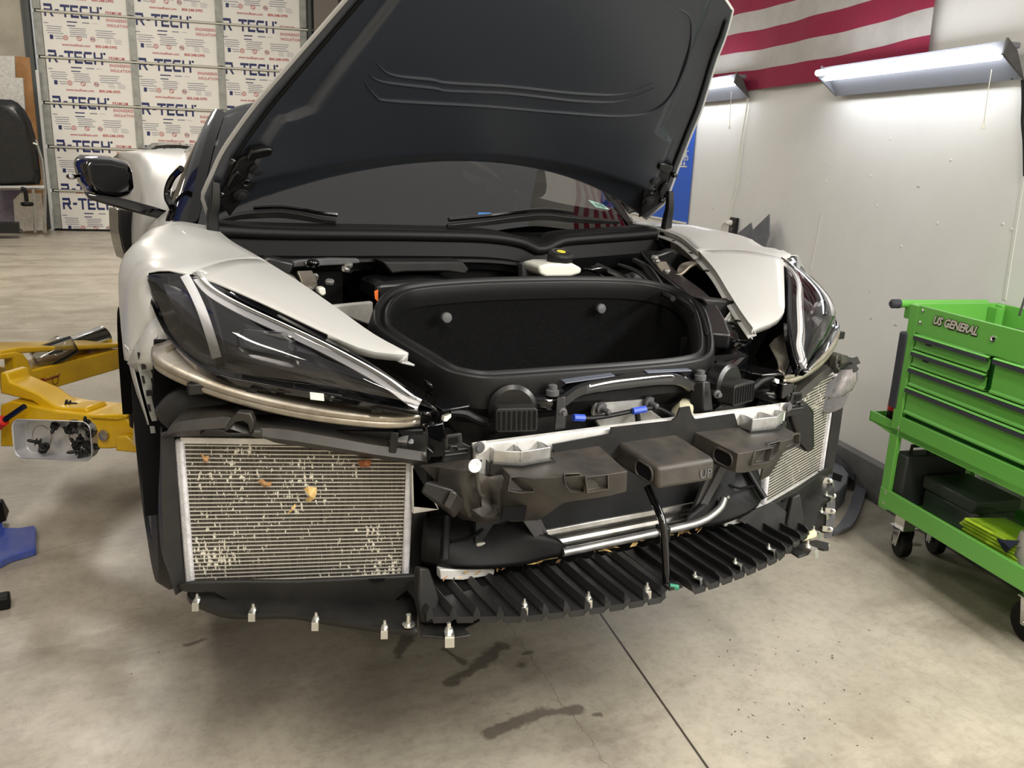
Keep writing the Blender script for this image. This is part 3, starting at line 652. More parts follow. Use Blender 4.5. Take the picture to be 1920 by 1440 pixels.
stk = M(); tn = P3(0,-.6,.8)
def wsU(px, py): 
    b = min((((lambda d: (960+FPX*d.dot(_r)/d.dot(_f)-px)**2+(720-FPX*d.dot(_u)/d.dot(_f)-py)**2)(ws(k, t/40)-CAM)), k, t) for k in range(40) for t in range(41))
    p0 = ws(b[1], b[2]/40); k1 = min(b[1]+1, 39); e1 = ws(k1, b[2]/40)-ws(k1-1, b[2]/40); e2 = ws(b[1], min(1, b[2]/40+.02))-ws(b[1], b[2]/40-.02); n = e1.cross(e2).normalized()
    return UP(px, py, p0, n)
q = [wsU(x, y)+P3(0,-.004,.003) for x, y in ((1101,376),(1128,384),(1142,395),(1116,390))]
sk = obj('inspection_sticker', stk.add(q, [(0,1,2,3)]), mat('pale_sticker', (178,222,206), .5), parent=wsg); sk['label'] = 'pale green slanted sticker reading 10-22'
tx = M(); e1 = (q[1]-q[0])*.8+(q[2]-q[3])*.2; puttext(tx, '10-22', .55, (0,0,0), V((1,0,0)), V((0,1,0)), .01)
wv_, hv_ = (q[2]-q[3]), (q[0]-q[3]); txm = M().add([q[3]+wv_*(.10+.8*p.x/1.5)+hv_*(.15+p.y*1.3)+P3(0,-.003,.002) for p in tx.v], tx.f); obj('sticker_print', txm, B_MATTE, parent=sk)
for x, y, w_, h_ in ((505,397,20,7),(908,403,24,7)):  # two small flat blue patches set just above the windscreen surface
    q = [wsU(x+a, y+b)+P3(0,-.003,.002) for a, b in ((-w_/2,-h_/2),(w_/2,-h_/2),(w_/2-2,h_/2),(-w_/2,h_/2))]; obj('blue_piece', M().add(q, [(0,1,2,3)]), mat('blue_patch', (60,120,190), .6) if x < 600 else bpy.data.materials['blue_patch'], parent=wsg)
for s in (-1, 1):
    fl = (lambda q: q) if s == -1 else (lambda q: q.mir())
    pa = [ws(0, t/12) for t in range(13)]
    rows = [[p+P3(.012,-.006,.004) for p in pa], [p+P3(-.012,-.004,.014) for p in pa], [p+P3(-.050+.02*i/12,.022,.004) for i, p in enumerate(pa)], [p+P3(-.072+.045*i/12,.06,-.02) for i, p in enumerate(pa)]]
    obj('windshield_pillar', fl(M().grid(rows)), B_GLOSS, parent=car, smooth=True, sub=1)
    # side glass, door and rear quarter
    tr_ = [UP(x, y, P3(-.74,2.55,-.1), P3(-.9,-.25,.2)) for x, y in ((322,388),(314,372),(315,352),(324,332),(340,316))]
    obj('window_trim', fl(M().tube(cat(tr_, 4), .009, 8)), B_GLOSS, parent=car, smooth=True)
    belt = [(2.45,-.745,-.205), (2.6,-.735,-.185), (3.0,-.690,-.165), (3.4,-.62,-.10), (3.7,-.56,-.035), (4.1,-.55,-.03), (4.6,-.55,-.04), (5.2,-.55,-.06)]
    shol = [(2.45,-.768,-.218), (2.6,-.765,-.21), (3.0,-.755,-.20), (3.4,-.735,-.155), (3.75,-.72,-.06), (4.1,-.72,-.055), (4.6,-.74,-.06), (5.2,-.72,-.08)]
    crst = [(2.48,-.80,-.25), (2.6,-.795,-.25), (3.0,-.79,-.26), (3.4,-.755,-.22), (3.8,-.745,-.085), (4.2,-.75,-.09), (4.6,-.75,-.10), (5.2,-.73,-.12)]
    mid_ = [(2.50,-.825,-.34), (2.6,-.82,-.36), (3.0,-.80,-.40), (3.4,-.79,-.36), (3.8,-.775,-.25), (4.2,-.775,-.28), (4.6,-.775,-.28), (5.2,-.75,-.3)]
    low_ = [(2.50,-.85,-.48), (2.6,-.84,-.52), (3.0,-.79,-.56), (3.4,-.79,-.55), (3.8,-.78,-.50), (4.2,-.78,-.46), (4.6,-.78,-.40), (5.2,-.75,-.55)]
    sill = [(2.50,-.88,-.84), (2.6,-.88,-.86), (3.0,-.81,-.86), (3.4,-.79,-.86), (3.8,-.78,-.86), (4.2,-.77,-.80), (4.6,-.77,-.42), (5.2,-.75,-.75)]
    cols_ = [resample(cat([P3(x, y, z) for y, x, z in c], 5), 36) for c in (belt, shol, crst, mid_, low_, sill)]
    rows_ = [resample(cat(r, 5), 26) for r in zip(*cols_)]
    obj('body_side', fl(M().grid(rows_)), W_PAINT, parent=car, smooth=True, angle=60)
    it = [UP(x, y, P3(-.80,3.55,-.4), P3(.25,-1,0)) for x, y in ((222,392),(250,396),(268,404),(257,432),(248,460),(242,487),(237,489),(229,462),(223,430))]
    obj('side_intake', fl(M().plate(it, .12)), B_GLOSS, parent=car, bevel=.01)
    mr = [UP(x, y, P3(-.90,2.70,-.05), P3(.25,-1,0)) for x, y in ((136,300),(150,290),(200,292),(240,302),(247,320),(251,352),(246,368),(222,375),(180,372),(160,362),(145,340))]
    mr2 = [lerp(sum(mr, V((0,0,0)))/len(mr), p, .80)+P3(.01,-.055,.0) for p in mr]; mr3 = [lerp(sum(mr, V((0,0,0)))/len(mr), p, .93)+P3(0,.06,0) for p in mr]
    mb = M().grid([mr2, mr, mr3], closed=True); mb.f += [list(range(len(mr))), [2*len(mr)+i for i in range(len(mr))]]; mb.m += [0, 0]
    mir_ = obj('door_mirror', fl(mb), B_GLOSS, parent=car, smooth=True, bevel=.012, seg=3, angle=70)
    arm = [UP(x, y, P3(-.80,2.62,-.15), P3(.1,-1,0)) for x, y in ((158,360),(190,366),(240,374),(290,388),(322,398),(318,408),(292,409),(250,398),(200,384),(168,374))]
    obj('mirror_arm', fl(M().plate(arm, .05)), B_GLOSS, parent=mir_, bevel=.006)
    ti_ = M().ball(UP(134,331,P3(-.90,2.70,-.05),P3(.25,-1,0)), .010, 6, (1.4,1.4,.8)); obj('mirror_lamp', fl(ti_), LENS, parent=mir_, smooth=True)
rfs = ((2.84,((.25,.148),(.40,.130),(.52,.098),(.535,.090),(.545,.085))), (2.97,((.28,.162),(.42,.140),(.525,.092),(.60,.0),(.685,-.16))), (3.4,((.25,.165),(.37,.140),(.44,.112),(.513,.045),(.64,-.11))), (3.8,((.22,.130),(.33,.102),(.40,.070),(.47,.02),(.57,-.045))), (4.3,((.20,.06),(.30,.03),(.36,.0),(.42,-.03),(.52,-.06))), (4.9,((.20,-.02),(.28,-.03),(.34,-.045),(.40,-.06),(.5,-.08))))
rows = []
for y, pr5 in rfs:
    h5 = [P3(x, y-(.06*(1-(x/.55)**2) if False else 0), z) for x, z in pr5]; rows.append([P3(-p.x, p.y, p.z) for p in h5[::-1]]+[P3(0, y, h5[0].z+.008)]+h5)
rows = [list(r) for r in zip(*[resample(cat(c, 6), 24) for c in zip(*rows)])]
obj('roof', M().grid(rows), B_GLOSS, parent=car, smooth=True, sub=1)
dk = M().grid([[P3(-.66,3.75,-.05), P3(0,3.75,.02), P3(.66,3.75,-.05)], [P3(-.78,4.6,-.06), P3(0,4.6,.0), P3(.78,4.6,-.06)], [P3(-.75,5.3,-.10), P3(0,5.35,-.06), P3(.75,5.3,-.10)], [P3(-.75,5.35,-.6), P3(0,5.4,-.6), P3(.75,5.35,-.6)]])
obj('rear_deck', dk, W_PAINT, parent=car, smooth=True, sub=1)
sp_ = [UP(x, y, P3(-.6,4.9,0), P3(0,1,0)) for x, y in ((272,284),(282,275),(305,271),(340,272),(362,276))]
sp_ = [sp_[0]]+cat(sp_, 3)+[P3(0,4.9,.03)]; spm = resample(sp_, 12); spm = spm+[P3(-p.x, p.y, p.z) for p in spm[-2::-1]]
obj('rear_spoiler', M().ring(spm, [(-.09,-.01),(.09,-.016),(.09,.0),(-.09,.012)], ZZ), B_GLOSS, parent=car)
# interior seen through the glass
dsh = M().grid([[P3(x, y, z-.05*x*x) for x in [-.62+.124*i for i in range(11)]] for y, z in ((2.40,-.25),(2.52,-.215),(2.75,-.20),(2.85,-.23),(2.90,-.45))])
ob_d = obj('dashboard', dsh, mat('dark_dash', (40,40,42), .7), parent=car, smooth=True)
sw = M(); cS = P3(.36,2.98,-.16); ax1, ax2 = P3(1,0,0), P3(0,.35,.94)
sw.tube([cS+ax1*.18*math.cos(t)+ax2*.16*math.sin(t) for t in [2*math.pi*i/28 for i in range(28)]], .016, 8, closed=True); sw.box(cS, (.12,.03,.10)); sw.box(cS, (.32,.02,.03))
obj('steering_wheel', sw, B_RUBBER, parent=car, smooth=True)
SEATM = mat('grey_seat', (58,58,62), .8)
for s in (-1, 1):
    st_ = M().box(P3(s*.32,3.25,-.34), (.44,.45,.14)).box(P3(s*.32,3.42,-.18), (.40,.13,.34), Matrix.Rotation(-.25,3,'X')).box(P3(s*.30,3.46,-.02), (.22,.10,.12), Matrix.Rotation(-.25,3,'X'))
    obj('seat', st_, SEATM, parent=car, bevel=.04, seg=3)
obj('cabin_tub', M().grid([[P3(-.68,2.9,-.3), P3(-.68,2.9,-.6), P3(.68,2.9,-.6), P3(.68,2.9,-.3)], [P3(-.68,3.8,-.10), P3(-.66,3.8,-.6), P3(.66,3.8,-.6), P3(.68,3.8,-.10)]]).add([P3(-.60,3.75,-.6), P3(.60,3.75,-.6), P3(.40,3.75,.08), P3(-.40,3.75,.08)], [(0,1,2,3)]), B_MATTE, parent=car)
# ================================================================ the car: front end with the bumper skin off
def lr(name, mb, mat_, par=None, **k):      # built on the near (left) side, mirrored to the far side
    pl, pr_ = par if isinstance(par, tuple) else ((par or car),)*2
    return obj(name, mb, mat_, parent=pl, **k), obj(name, mb.mir(), mat_, parent=pr_, **k)
def l1(name, mb, mat_, par=None, **k): return obj(name, mb, mat_, parent=(par[0] if isinstance(par, tuple) else par or car), **k), None
def YP(px, py, y): return U(px, py, 'y', y)
def poly(pts, p, n, th, mi=0): return M().plate([UP(x, y, p, n) for x, y in pts], th)
# ---- frunk: rubber seal, carpeted tub -----------------------------------------
SPL_P, SPL_N = P3(0,1.87,-.308), P3(0,-.230,.973)
so_px = [(696,607),(697,585),(710,562),(735,545),(772,536),(835,530),(935,525),(1087,523),(1187,527),(1253,540),(1293,557),(1320,580),(1333,607),(1341,650),(1333,677),(1287,690),(1187,700),(1053,710),(960,717),(910,719),(860,712),(825,700),(785,675),(735,645),(704,622)]
so = [UP(x, y, SPL_P, SPL_N) for x, y in so_px]
cen = sum(so, V((0,0,0)))/len(so); so = cat(so, 5, closed=True)
TUBR = mat('ribbed_seal_rubber', (14,14,15), .42, spec=.3)
def inset(d, dz=0): 
    n = len(so); out = []
    for i in range(n):
        t = (so[(i+1)%n]-so[i-1]).normalized(); s_ = SPL_N.cross(t).normalized()
        if s_.dot(cen-so[i]) < 0: s_ = -s_
        out.append(so[i]+s_*d+SPL_N*dz)
    return out
rows = [inset(-.010,-.05), inset(0,-.004), inset(.004,.010), inset(.012,.015), inset(.018,.006), inset(.022,-.002), inset(.027,.006), inset(.033,.012), inset(.038,.008), inset(.043,-.010), inset(.045,-.035)]
tub = obj('trunk_tub', M().grid([inset(.040,-.02), inset(.046,-.08), [P3(p.x*.97, p.y, -.60) for p in inset(.055)], [P3(p.x*.93, p.y, -.72) for p in inset(.07)], [P3(p.x*.85, p.y*.9+.17, -.735) for p in inset(.09)], [P3(p.x*.03, 1.65, -.735) for p in inset(.09)]], closed=True), CARPET, parent=car, smooth=True)
obj('trunk_seal', M().grid(rows, closed=True), TUBR, parent=tub, smooth=True, sub=1)
skirt = M().grid([inset(-.010,-.05), [P3(p.x*1.0, lerp(p.y,1.66,.16), p.z-.04) for p in inset(-.012,-.05)], [P3(p.x*1.0, lerp(p.y,1.66,.2), p.z-.25) for p in inset(-.012,-.05)]], closed=True); obj('tub_outer_wall', skirt, B_PLAST, parent=tub, smooth=True)
for (px, py) in ((838,596),(1128,579)):
    c = UP(px, py, P3(0,1.822,0), P3(0,1,0)); obj('trunk_fastener', M().lathe(c, (0,-1,.1), [(.0135,-.006),(.013,.001),(.011,.003),(.002,.004)], 20), G_PLAST, parent=tub, smooth=True)['label'] = 'grey round push fastener'
q = [UP(x, y, P3(0,1.775,0), P3(0,1,.15)) for x, y in ((1162,635),(1206,640),(1199,686),(1157,690))]
obj('pull_strap', M().plate(q, .004), mat('grey_strap', (84,86,88), .9, bump=.5, bscale=500), parent=tub)
bg_ = M().grid([[U(x, y, 'x', -.33+.0*k)+P3(d,0,0) for k, (x, y, d) in enumerate(r_)] for r_ in (((728,575,-.06),(760,566,-.03),(790,566,-.01),(806,570,-.05)),((732,610,-.06),(765,605,-.01),(795,603,.01),(812,602,-.04)),((770,640,-.06),(790,638,-.01),(812,636,.01),(824,634,-.04)),((800,662,-.06),(812,662,-.02),(824,664,.0),(830,666,-.04)))])

# ---- cowl and bulkhead -----------------------------------------------------------
cw_px = [(404,432),(450,435),(500,437),(600,439),(720,440),(827,442),(900,444),(950,449),(985,457),(1006,468),(1030,464),(1055,452),(1110,447),(1180,442),(1228,438)]
cwp = resample(cat([YP(x, y, 2.20) for x, y in cw_px], 5), 60)
cwl = obj('cowl_panel', M().grid([[p+P3(0,.09,.02) for p in cwp], [p+P3(0,.03,.012) for p in cwp], [p+P3(0,0,-.012) for p in cwp], [p+P3(0,-.01,-.055) for p in cwp], [p+P3(0,-.03,-.062) for p in cwp], [p+P3(0,-.02,-.09) for p in cwp]]), mat('cowl_black', (10,10,11), .5, spec=.15), parent=car, smooth=True)
obj('cowl_seal', M().tube([p+P3(0,.0,.0) for p in cwp], .017, 12), B_RUBBER, parent=cwl, smooth=True)
obj('cowl_lip', M().ring([p+P3(0,-.032,-.064) for p in cwp[3:44]], [(-.008,-.004),(.008,-.004),(.008,.004),(-.008,.004)], ZZ), B_PLAST, parent=cwl)
obj('cowl_tray', M().grid([[P3(-.69+.138*i, 2.30+.1*abs(-1+.2*i)**2, -.235) for i in range(11)], [P3(-.69+.138*i, 2.20, -.25) for i in range(11)], [P3(-.69+.138*i, 2.20, -.5) for i in range(11)]]), B_MATTE, parent=cwl)
for (pts, nm) in ((((404,425),(440,415),(470,411),(520,409),(560,414),(590,420),(625,424)),'wiper'), (((1150,424),(1100,421),(1060,418),(1010,413),(960,417),(900,425),(830,432)),'wiper')):
    w_ = [wsU(x, y)+P3(0,-.03,.016) for x, y in pts]; w_ = cat(w_, 4)
    wo = obj('wiper', M().ring(w_, [(-.009,-.008),(.009,-.008),(.006,.008),(-.006,.008)], P3(0,-.5,.8), scale=[.7+.5*math.sin(math.pi*i/(len(w_)-1)) for i in range(len(w_))]), B_PLAST, parent=car, bevel=.002)
    w2_ = [p+P3(0,-.012,.018) for p in w_[len(w_)//2-4:]]; obj('wiper_arm', M().tube(w2_, .0065, 8), B_GLOSS, parent=wo, smooth=True)
bb = M().box(P3(0,2.27,-.60), (1.36,.02,.62)).box(P3(0,1.87,-.79), (.84,.80,.02)).box(P3(.66,2.05,-.56), (.02,.55,.5)).box(P3(-.66,2.05,-.56), (.02,.55,.5))
obj('bulkhead', bb, B_MATTE, parent=car)
# engine-bay bits
sh = M().plate([YP(x, y, 2.12) for x, y in ((510,500),(560,488),(620,484),(672,485),(676,493),(640,497),(520,503))], .02)
obj('bay_shelf', sh, G_PLAST, parent=car, bevel=.003)
def yb(name, pts, y, th, m, bev=.004): return obj(name, M().plate([YP(a, b, y) for a, b in pts], th), m, parent=car, bevel=bev)
yb('relay_cover', ((718,491),(868,490),(880,506),(872,514),(838,509),(760,510),(735,513)), 2.08, .08, B_PLAST)
yb('fuse_box', ((706,537),(712,530),(800,524),(866,527),(866,548),(740,560),(704,566)), 2.02, .14, B_SATIN, .012)
t_ = yb('warning_label', ((702,546),(709,543),(709,566),(703,560)), 2.01, .002, mat('orange_label', (226,110,40), .5), 0); t_['label'] = 'small orange warning label'
yb('cap_bracket', ((572,491),(600,490),(601,500),(574,502)), 2.1, .03, ALU)
obj('bay_cap', M().ball(YP(587,493,2.085), .016, 8, (1,1,.7)), B_GLOSS, parent=car, smooth=True)
yb('foil_patch', ((578,513),(595,512),(600,518),(598,529),(581,528)), 2.1, .01, mat('crumpled_foil', (210,210,208), .2, 1, bump=1, bscale=60))
yb('connector', ((597,540),(610,539),(612,552),(604,556),(597,550)), 2.06, .03, WHITE_P)
sr = yb('strut_tower', ((640,498),(706,490),(706,560),(690,575),(640,570)), 2.2, .02, B_GLOSS)
yb('bay_bracket', ((980,494),(1005,494),(1005,528),(980,528)), 2.1, .03, G_PLAST)
rs = M().plate([YP(x, y, 2.02) for x, y in ((1010,499),(1030,494),(1075,494),(1092,503),(1090,513),(1070,519),(1025,520),(1012,514))], .10)
rsv = obj('brake_fluid_reservoir', rs, WHITE_P, parent=car, bevel=.012, seg=3)
cp = M().lathe(YP(1049,490,2.06), P3(0,-.25,1), [(.034,-.01),(.036,.0),(.036,.022),(.030,.028),(.002,.029)], 28)
rc = obj('reservoir_cap', cp, B_PLAST, parent=rsv, smooth=True, angle=40)
c_ = YP(1049,490,2.06)+P3(0,-.25,1).normalized()*.0295
obj('cap_print', M().lathe(c_, P3(0,-.25,1), [(.013,.0),(.001,.0012)], 20), mat('yellow_print', (214,206,70), .5), parent=rc)
n2 = P3(0,-.25,1).normalized(); e1_ = P3(1,0,0); e2_ = n2.cross(e1_); rg_ = M(); rg_.grid([[c_+(e1_*math.cos(2*math.pi*i/24)+e2_*math.sin(2*math.pi*i/24))*r_ for i in range(16)] for r_ in (.021,.026)]); obj('cap_ring', rg_, G_PLAST, parent=rc)
rod_px = [((1120,500),(1165,520),(1210,545)), ((1160,498),(1200,512),(1235,545),(1262,560)), ((1190,490),(1215,505),(1240,540))]
for k, pts in enumerate(rod_px): obj('bay_pipe', M().tube(cat([YP(x, y, 2.05-.12*i) for i, (x, y) in enumerate(pts)], 5), .011 if k != 1 else .007, 8), B_SATIN, parent=car, smooth=True)
yb('inner_brace', ((1100,505),(1130,498),(1185,524),(1200,530),(1180,536),(1135,522)), 2.0, .03, B_GLOSS, .006)
yb('strut_mount', ((1170,520),(1195,512),(1208,522),(1200,536),(1172,534)), 1.98, .03, G_PLAST, .006)
# right inner wheelhouse with its bolted brackets (both flanks)
ih = [(1228,478),(1262,466),(1300,490),(1330,520),(1342,545),(1300,548),(1262,545),(1240,520)]
lr('wheelhouse_panel', M().plate([YP(x, y, 2.02) for x, y in ih], .03).mir(), B_SATIN, bevel=.008)
hb = M().ring(cat([YP(x, y, yy) for x, y, yy in ((1238,492,1.98),(1252,512,1.94),(1272,514,1.92),(1287,498,1.92),(1310,492,1.94))], 5), [(-.018,-.004),(.018,-.004),(.018,.004),(-.018,.004)], ZZ)
lr('wheelhouse_bracket', hb.mir(), STEEL, bevel=.002)
for (x, y) in ((1227,485),(1230,491),(1249,510),(1270,531),(1262,538)): lr('bracket_bolt', M().lathe(YP(x, y, 1.90), P3(0,-.4,.9), [(.010,0),(.010,.006),(.004,.008)], 10).mir(), ZINC)
obj('bay_rail', M().ring(cat([YP(x, y, yy) for x, y, yy in ((1215,480,2.1),(1250,520,1.95),(1300,560,1.75),(1330,600,1.62),(1345,640,1.5))], 6), [(-.03,-.02),(.03,-.02),(.03,.02),(-.03,.02)], ZZ), B_SATIN, parent=car, bevel=.006)
obj('coolant_cap', M().lathe(YP(1368,625,1.58), P3(.1,-.3,1), [(.055,-.03),(.06,0),(.058,.012),(.03,.016)], 24), B_GLOSS, parent=car, smooth=True)
cf = M()
for k in range(8):
    a = YP(1358+6.2*k, 603-2*k*0+1.3*k, 1.62); b = YP(1385+6*k*.75, 566+2.2*k, 1.66); cf.rod(a, b, .004, 6)
obj('oil_cooler', cf, ALU_W, parent=car)
obj('bay_duct', M().plate([YP(x, y, 1.66) for x, y in ((1318,560),(1352,562),(1384,566),(1362,602),(1340,598))], .05), B_PLAST, parent=car, bevel=.006)
yb('side_carpet', ((618,574),(700,566),(700,612),(676,604),(640,590)), 1.92, .02, mat('pale_liner', (150,148,144), .8, rgb2=(176,174,170), nscale=30))
obj('duct_wall', M().plate([YP(x, y, 1.375) for x, y in ((1474,733),(1492,741),(1518,757),(1530,772),(1531,842),(1518,852),(1502,835),(1487,795))], .05), B_SATIN, parent=car, bevel=.012, seg=3)
# ---- upper tie bar, struts, horns ---------------------------------------------------
half = [P3(.405,1.47,-.432), P3(.33,1.43,-.444), P3(.25,1.40,-.452), P3(.20,1.368,-.456), P3(.165,1.36,-.452), P3(.125,1.365,-.434), P3(.07,1.365,-.428), P3(0,1.365,-.427)]
tp = half+[P3(-p.x, p.y, p.z) for p in half[-2::-1]]; tp = cat(tp, 4)
tb = M().grid([[p+P3(0,.075,.012) for p in tp], [p+P3(0,.006,.004) for p in tp], [p+P3(0,-.002,-.002) for p in tp], [p+P3(0,-.003,-.020) for p in tp], [p+P3(0,.004,-.026) for p in tp], [p+P3(0,.06,-.024) for p in tp]])
tie = obj('upper_tie_bar', tb, B_GLOSS, parent=car, smooth=True, solid=.002, angle=50)
for s in (-1, 1):
    nb = M().lathe(P3(s*.182,1.372,-.449), (0,0,1), [(.013,0),(.013,.010),(.009,.012),(.009,.020),(.004,.022)], 12); obj('tie_bar_bolt', nb, G_PLAST, parent=tie, smooth=True)
    sm_ = M().box(P3(s*.182,1.40,-.440), (.03,.03,.004)); obj('square_hole', M().box(P3(s*.30,1.452,-.4355), (.022,.012,.003)), B_MATTE, parent=tie); obj('square_hole', M().box(P3(s*.235,1.43,-.442), (.022,.012,.003)), B_MATTE, parent=tie)
    obj('square_hole', M().box(P3(s*.10,1.395,-.4205), (.024,.012,.003)), B_MATTE, parent=tie)
    pd = M().prism([P3(s*.155,1.37,-.4275), P3(s*.04,1.37,-.4225), P3(s*.04,1.415,-.4175), P3(s*.155,1.415,-.4245)], (0,0,.002)); obj('stamped_pad', pd, mat('zinc_pad', (150,158,176), .3, .8) if s < 0 else bpy.data.materials['zinc_pad'], parent=tie)
st = M().hexa([YP(1038,810,1.335), YP(1062,806,1.335), YP(1062,806,1.36), YP(1038,810,1.36)], [YP(1044,745,1.345), YP(1061,742,1.345), YP(1061,742,1.37), YP(1044,745,1.37)])
sL, sR = lr('radiator_strut', st, B_SATIN, bevel=.003)
lr('strut_bolt', M().lathe(P3(-.188,1.322,-.468), (0,-1,0), [(.009,0),(.009,.004),(.005,.005),(.005,.012)], 10), G_PLAST, par=(sL, sR))
def horn():
    o, ex, ez = YP(967,786,1.345), P3(.96,-.27,0).normalized(), P3(0,.05,1).normalized(); n = ex.cross(ez)*1
    if n.y > 0: n = -n
    w_, h_ = .062, .037
    sh_ = [o+ex*a+ez*b for a, b in rr(w_*1.30, h_*1.28, .008)]
    return o, ex, ez, n, w_, h_, sh_
o, ex, ez, n, w_, h_, sh_ = horn()
hL, hR = lr('horn', M().prism([p-n*.03 for p in sh_], n*.04), B_PLAST, bevel=.002)
sl_ = M()
for k in range(8): sl_.box(o+ex*(-.034+.0097*k)+n*.0102, (.0048,.003,.036), Matrix((ex, n, ez)).transposed())
lr('horn_slot', sl_, B_MATTE, par=(hL, hR)); lr('horn_disc', M().lathe(o-n*.03+ez*.012, n, [(.048,-.03),(.048,.0),(.04,.006)], 28), B_SATIN, par=(hL, hR), smooth=True)
br = obj('crush_bracket', M().plate([YP(x, y, 1.395) for x, y in ((1118,750),(1230,738),(1222,770),(1250,790),(1210,800),(1126,803),(1111,778))], .012), mat('raw_aluminium', (206,206,205), .38, .6, rgb2=(170,168,160), nscale=30), parent=car, bevel=.003)
for (x, y) in ((1125,764),(1214,753)):
    c = YP(x, y, 1.392); sd = M().lathe(c, (0.2,-1,-.15), [(.013,0),(.013,.007),(.006,.008),(.006,.028),(.003,.03)], 12); obj('stud', sd, G_PLAST, parent=br, smooth=True)
obj('wiring_harness', M().tube(cat([YP(x, y, 1.372) for x, y in ((1078,783),(1110,784),(1150,778),(1190,770),(1230,765),(1262,780))], 5), .005, 8), B_RUBBER, parent=car, smooth=True)
for a, b in (((1075,783),(1095,784)),((1186,771),(1210,767))): obj('blue_connector', M().tube([YP(*a,1.366), YP(*b,1.366)], .0075, 8), mat('blue_piece', (56,84,190), .5) if a[0] < 1100 else bpy.data.materials['blue_piece'], parent=car)
obj('harness_clip', M().tube(cat([YP(x, y, 1.366) for x, y in ((1194,768),(1196,785),(1198,803))], 3), .006, 8), B_PLAST, parent=car)
wf_ = M().lathe(YP(1288,770,1.38), P3(.1,-.7,.7), [(.022,-.03),(.026,-.02),(.026,.01),(.018,.02),(.008,.03)], 14); obj('washer_neck', wf_, mat('cream_plastic', (222,218,190), .5), parent=car, smooth=True)
obj('latch_tag', M().plate([YP(x, y, 1.41) for x, y in ((1267,733),(1289,730),(1288,737),(1270,741))], .01), WHITE_P, parent=car, bevel=.003)
# ---- dark structure behind the front face ----------------------------------------------
bkp = M().box(P3(0,1.47,-.60), (.78,.02,.34)).box(P3(-.56,1.72,-.60), (.5,.02,.36), Matrix.Rotation(-.42,3,'Z')).box(P3(.56,1.72,-.60), (.5,.02,.36), Matrix.Rotation(.42,3,'Z'))
obj('front_bulkhead', bkp, B_MATTE, parent=car)
cd_ = M().box(P3(0,1.405,-.655), (.66,.03,.21)); obj('condenser', cd_, mat('dark_mesh', (20,24,28), .5, rgb2=(28,31,35), nscale=30), parent=car)
# ---- bumper beam with its two cast pads -----------------------------------------------
bm_ = obj('bumper_beam', M().prism([P3(-.376,1.305,-.506), P3(.376,1.305,-.506), P3(.376,1.305,-.568), P3(-.376,1.305,-.568)], (0,.018,0)), ALU_W, parent=car, bevel=.003)
bl3 = M().plate([YP(x, y, 1.303) for x, y in ((886,832),(912,827),(912,845),(900,853),(889,848))], .004); bl2 = M().lathe(YP(898,839,1.2985), (0,-1,0), [(.011,0),(.011,.002),(.007,.0025),(.007,.006)], 18)
for q_ in (bl3, bl3.mir()): obj('beam_end', q_, ALU_W, parent=bm_)
for q_ in (bl2, bl2.mir()): obj('beam_bolt', q_, G_PLAST, parent=bm_)
PZ = -.513
pad = [U(x, y, 'z', PZ) for x, y in ((913,832),(925,845),(978,847),(1033,838),(1003,820))]
pad[0].y = pad[4].y = 1.315
pc = sum(pad, V((0,0,0)))/5
pm = M(); pin = [lerp(p, pc, .10) for p in pad]; dn = P3(0,0,-.026)
pm.grid([[p+dn for p in pad], pad, pin, [p+dn*.9 for p in pin]], closed=True); pm.f.append([15+i for i in range(5)]); pm.m.append(0)
mid = lerp(pad[0], pad[4], .5); dv = (pad[2]-mid); sd_ = P3(dv.y,-dv.x,0).normalized()*.0025; pm.prism([mid+sd_, mid-sd_, pad[2]-sd_, pad[2]+sd_], (0,0,-.02))
pL, pR = lr('beam_pad', pm, ALU, par=(bm_, bm_), bevel=.0012)
ho = [pc+(p-pc)*1.16+P3(0,-.003,0) for p in pad]; ho[0].y = ho[4].y = 1.318
hol = M().grid([[p+P3(0,0,-.022) for p in ho], [p+P3(0,0,-.044) for p in ho]], closed=True); hol.grid([[pc+(p-pc)*1.02+P3(0,0,-.03) for p in pad], [p+P3(0,0,-.022) for p in ho]], closed=True)
# ---- duct fascia: one moulding with a centre scoop and two flank scoops -----------------
fz = -.538
fas_m = M()
a_ir, a_if = P3(-.114,1.32,-.534), P3(-.130,1.179,-.545)
f_ol, f_or2 = U(957,892,'z',-.545), U(925,860,'z',-.538)
f1 = U(1000,897,'z',-.545); f2 = U(1143,889,'z',-.545)
top = [a_ir, a_if, f2, f1, f_ol, f_or2, P3(f_or2.x+.02,1.32,-.536)]
def dropp(p, z, dy=0): return P3(p.x, p.y+dy, z)
front_lo = [U(1175,922,'y',1.178), U(1145,930,'y',1.185), U(1058,943,'y',1.215), U(1010,976,'y',1.25), U(960,979,'y',1.27), U(937,972,'y',1.29)]
blk = M().add(top, [list(range(7))])
blk.add([a_if, f2, f1, f_ol]+front_lo[::-1], [(0,1,8,9),(1,2,7,8),(2,3,5,6,7),(3,4,5)])
blk.add([a_ir, a_if, front_lo[0], P3(-.112,1.32,-.585)], [(0,1,2,3)])
blk.add([f_ol, f_or2, P3(f_or2.x-.01,1.33,-.62), front_lo[5]], [(0,1,2,3)])
flk = lr('flank_scoop', blk, B_SOOT, solid=.004, bevel=.006, seg=3)
pk_ = M()
def pocket(pts, y):
    q = [YP(a, b, y) for a, b in pts]; c = sum(q, V((0,0,0)))/len(q); n_ = P3(-.35,-.9,.1).normalized()
    pk_.grid([[c+(p-c)*1.10 for p in q], [c+(p-c)*1.08+n_*.008 for p in q], [c+(p-c)*.96+n_*.009 for p in q], [c+(p-c)*.88-n_*.004 for p in q]], closed=True); k = len(pk_.v)-len(q); pk_.f.append([k+i for i in range(len(q))]); pk_.m.append(0)
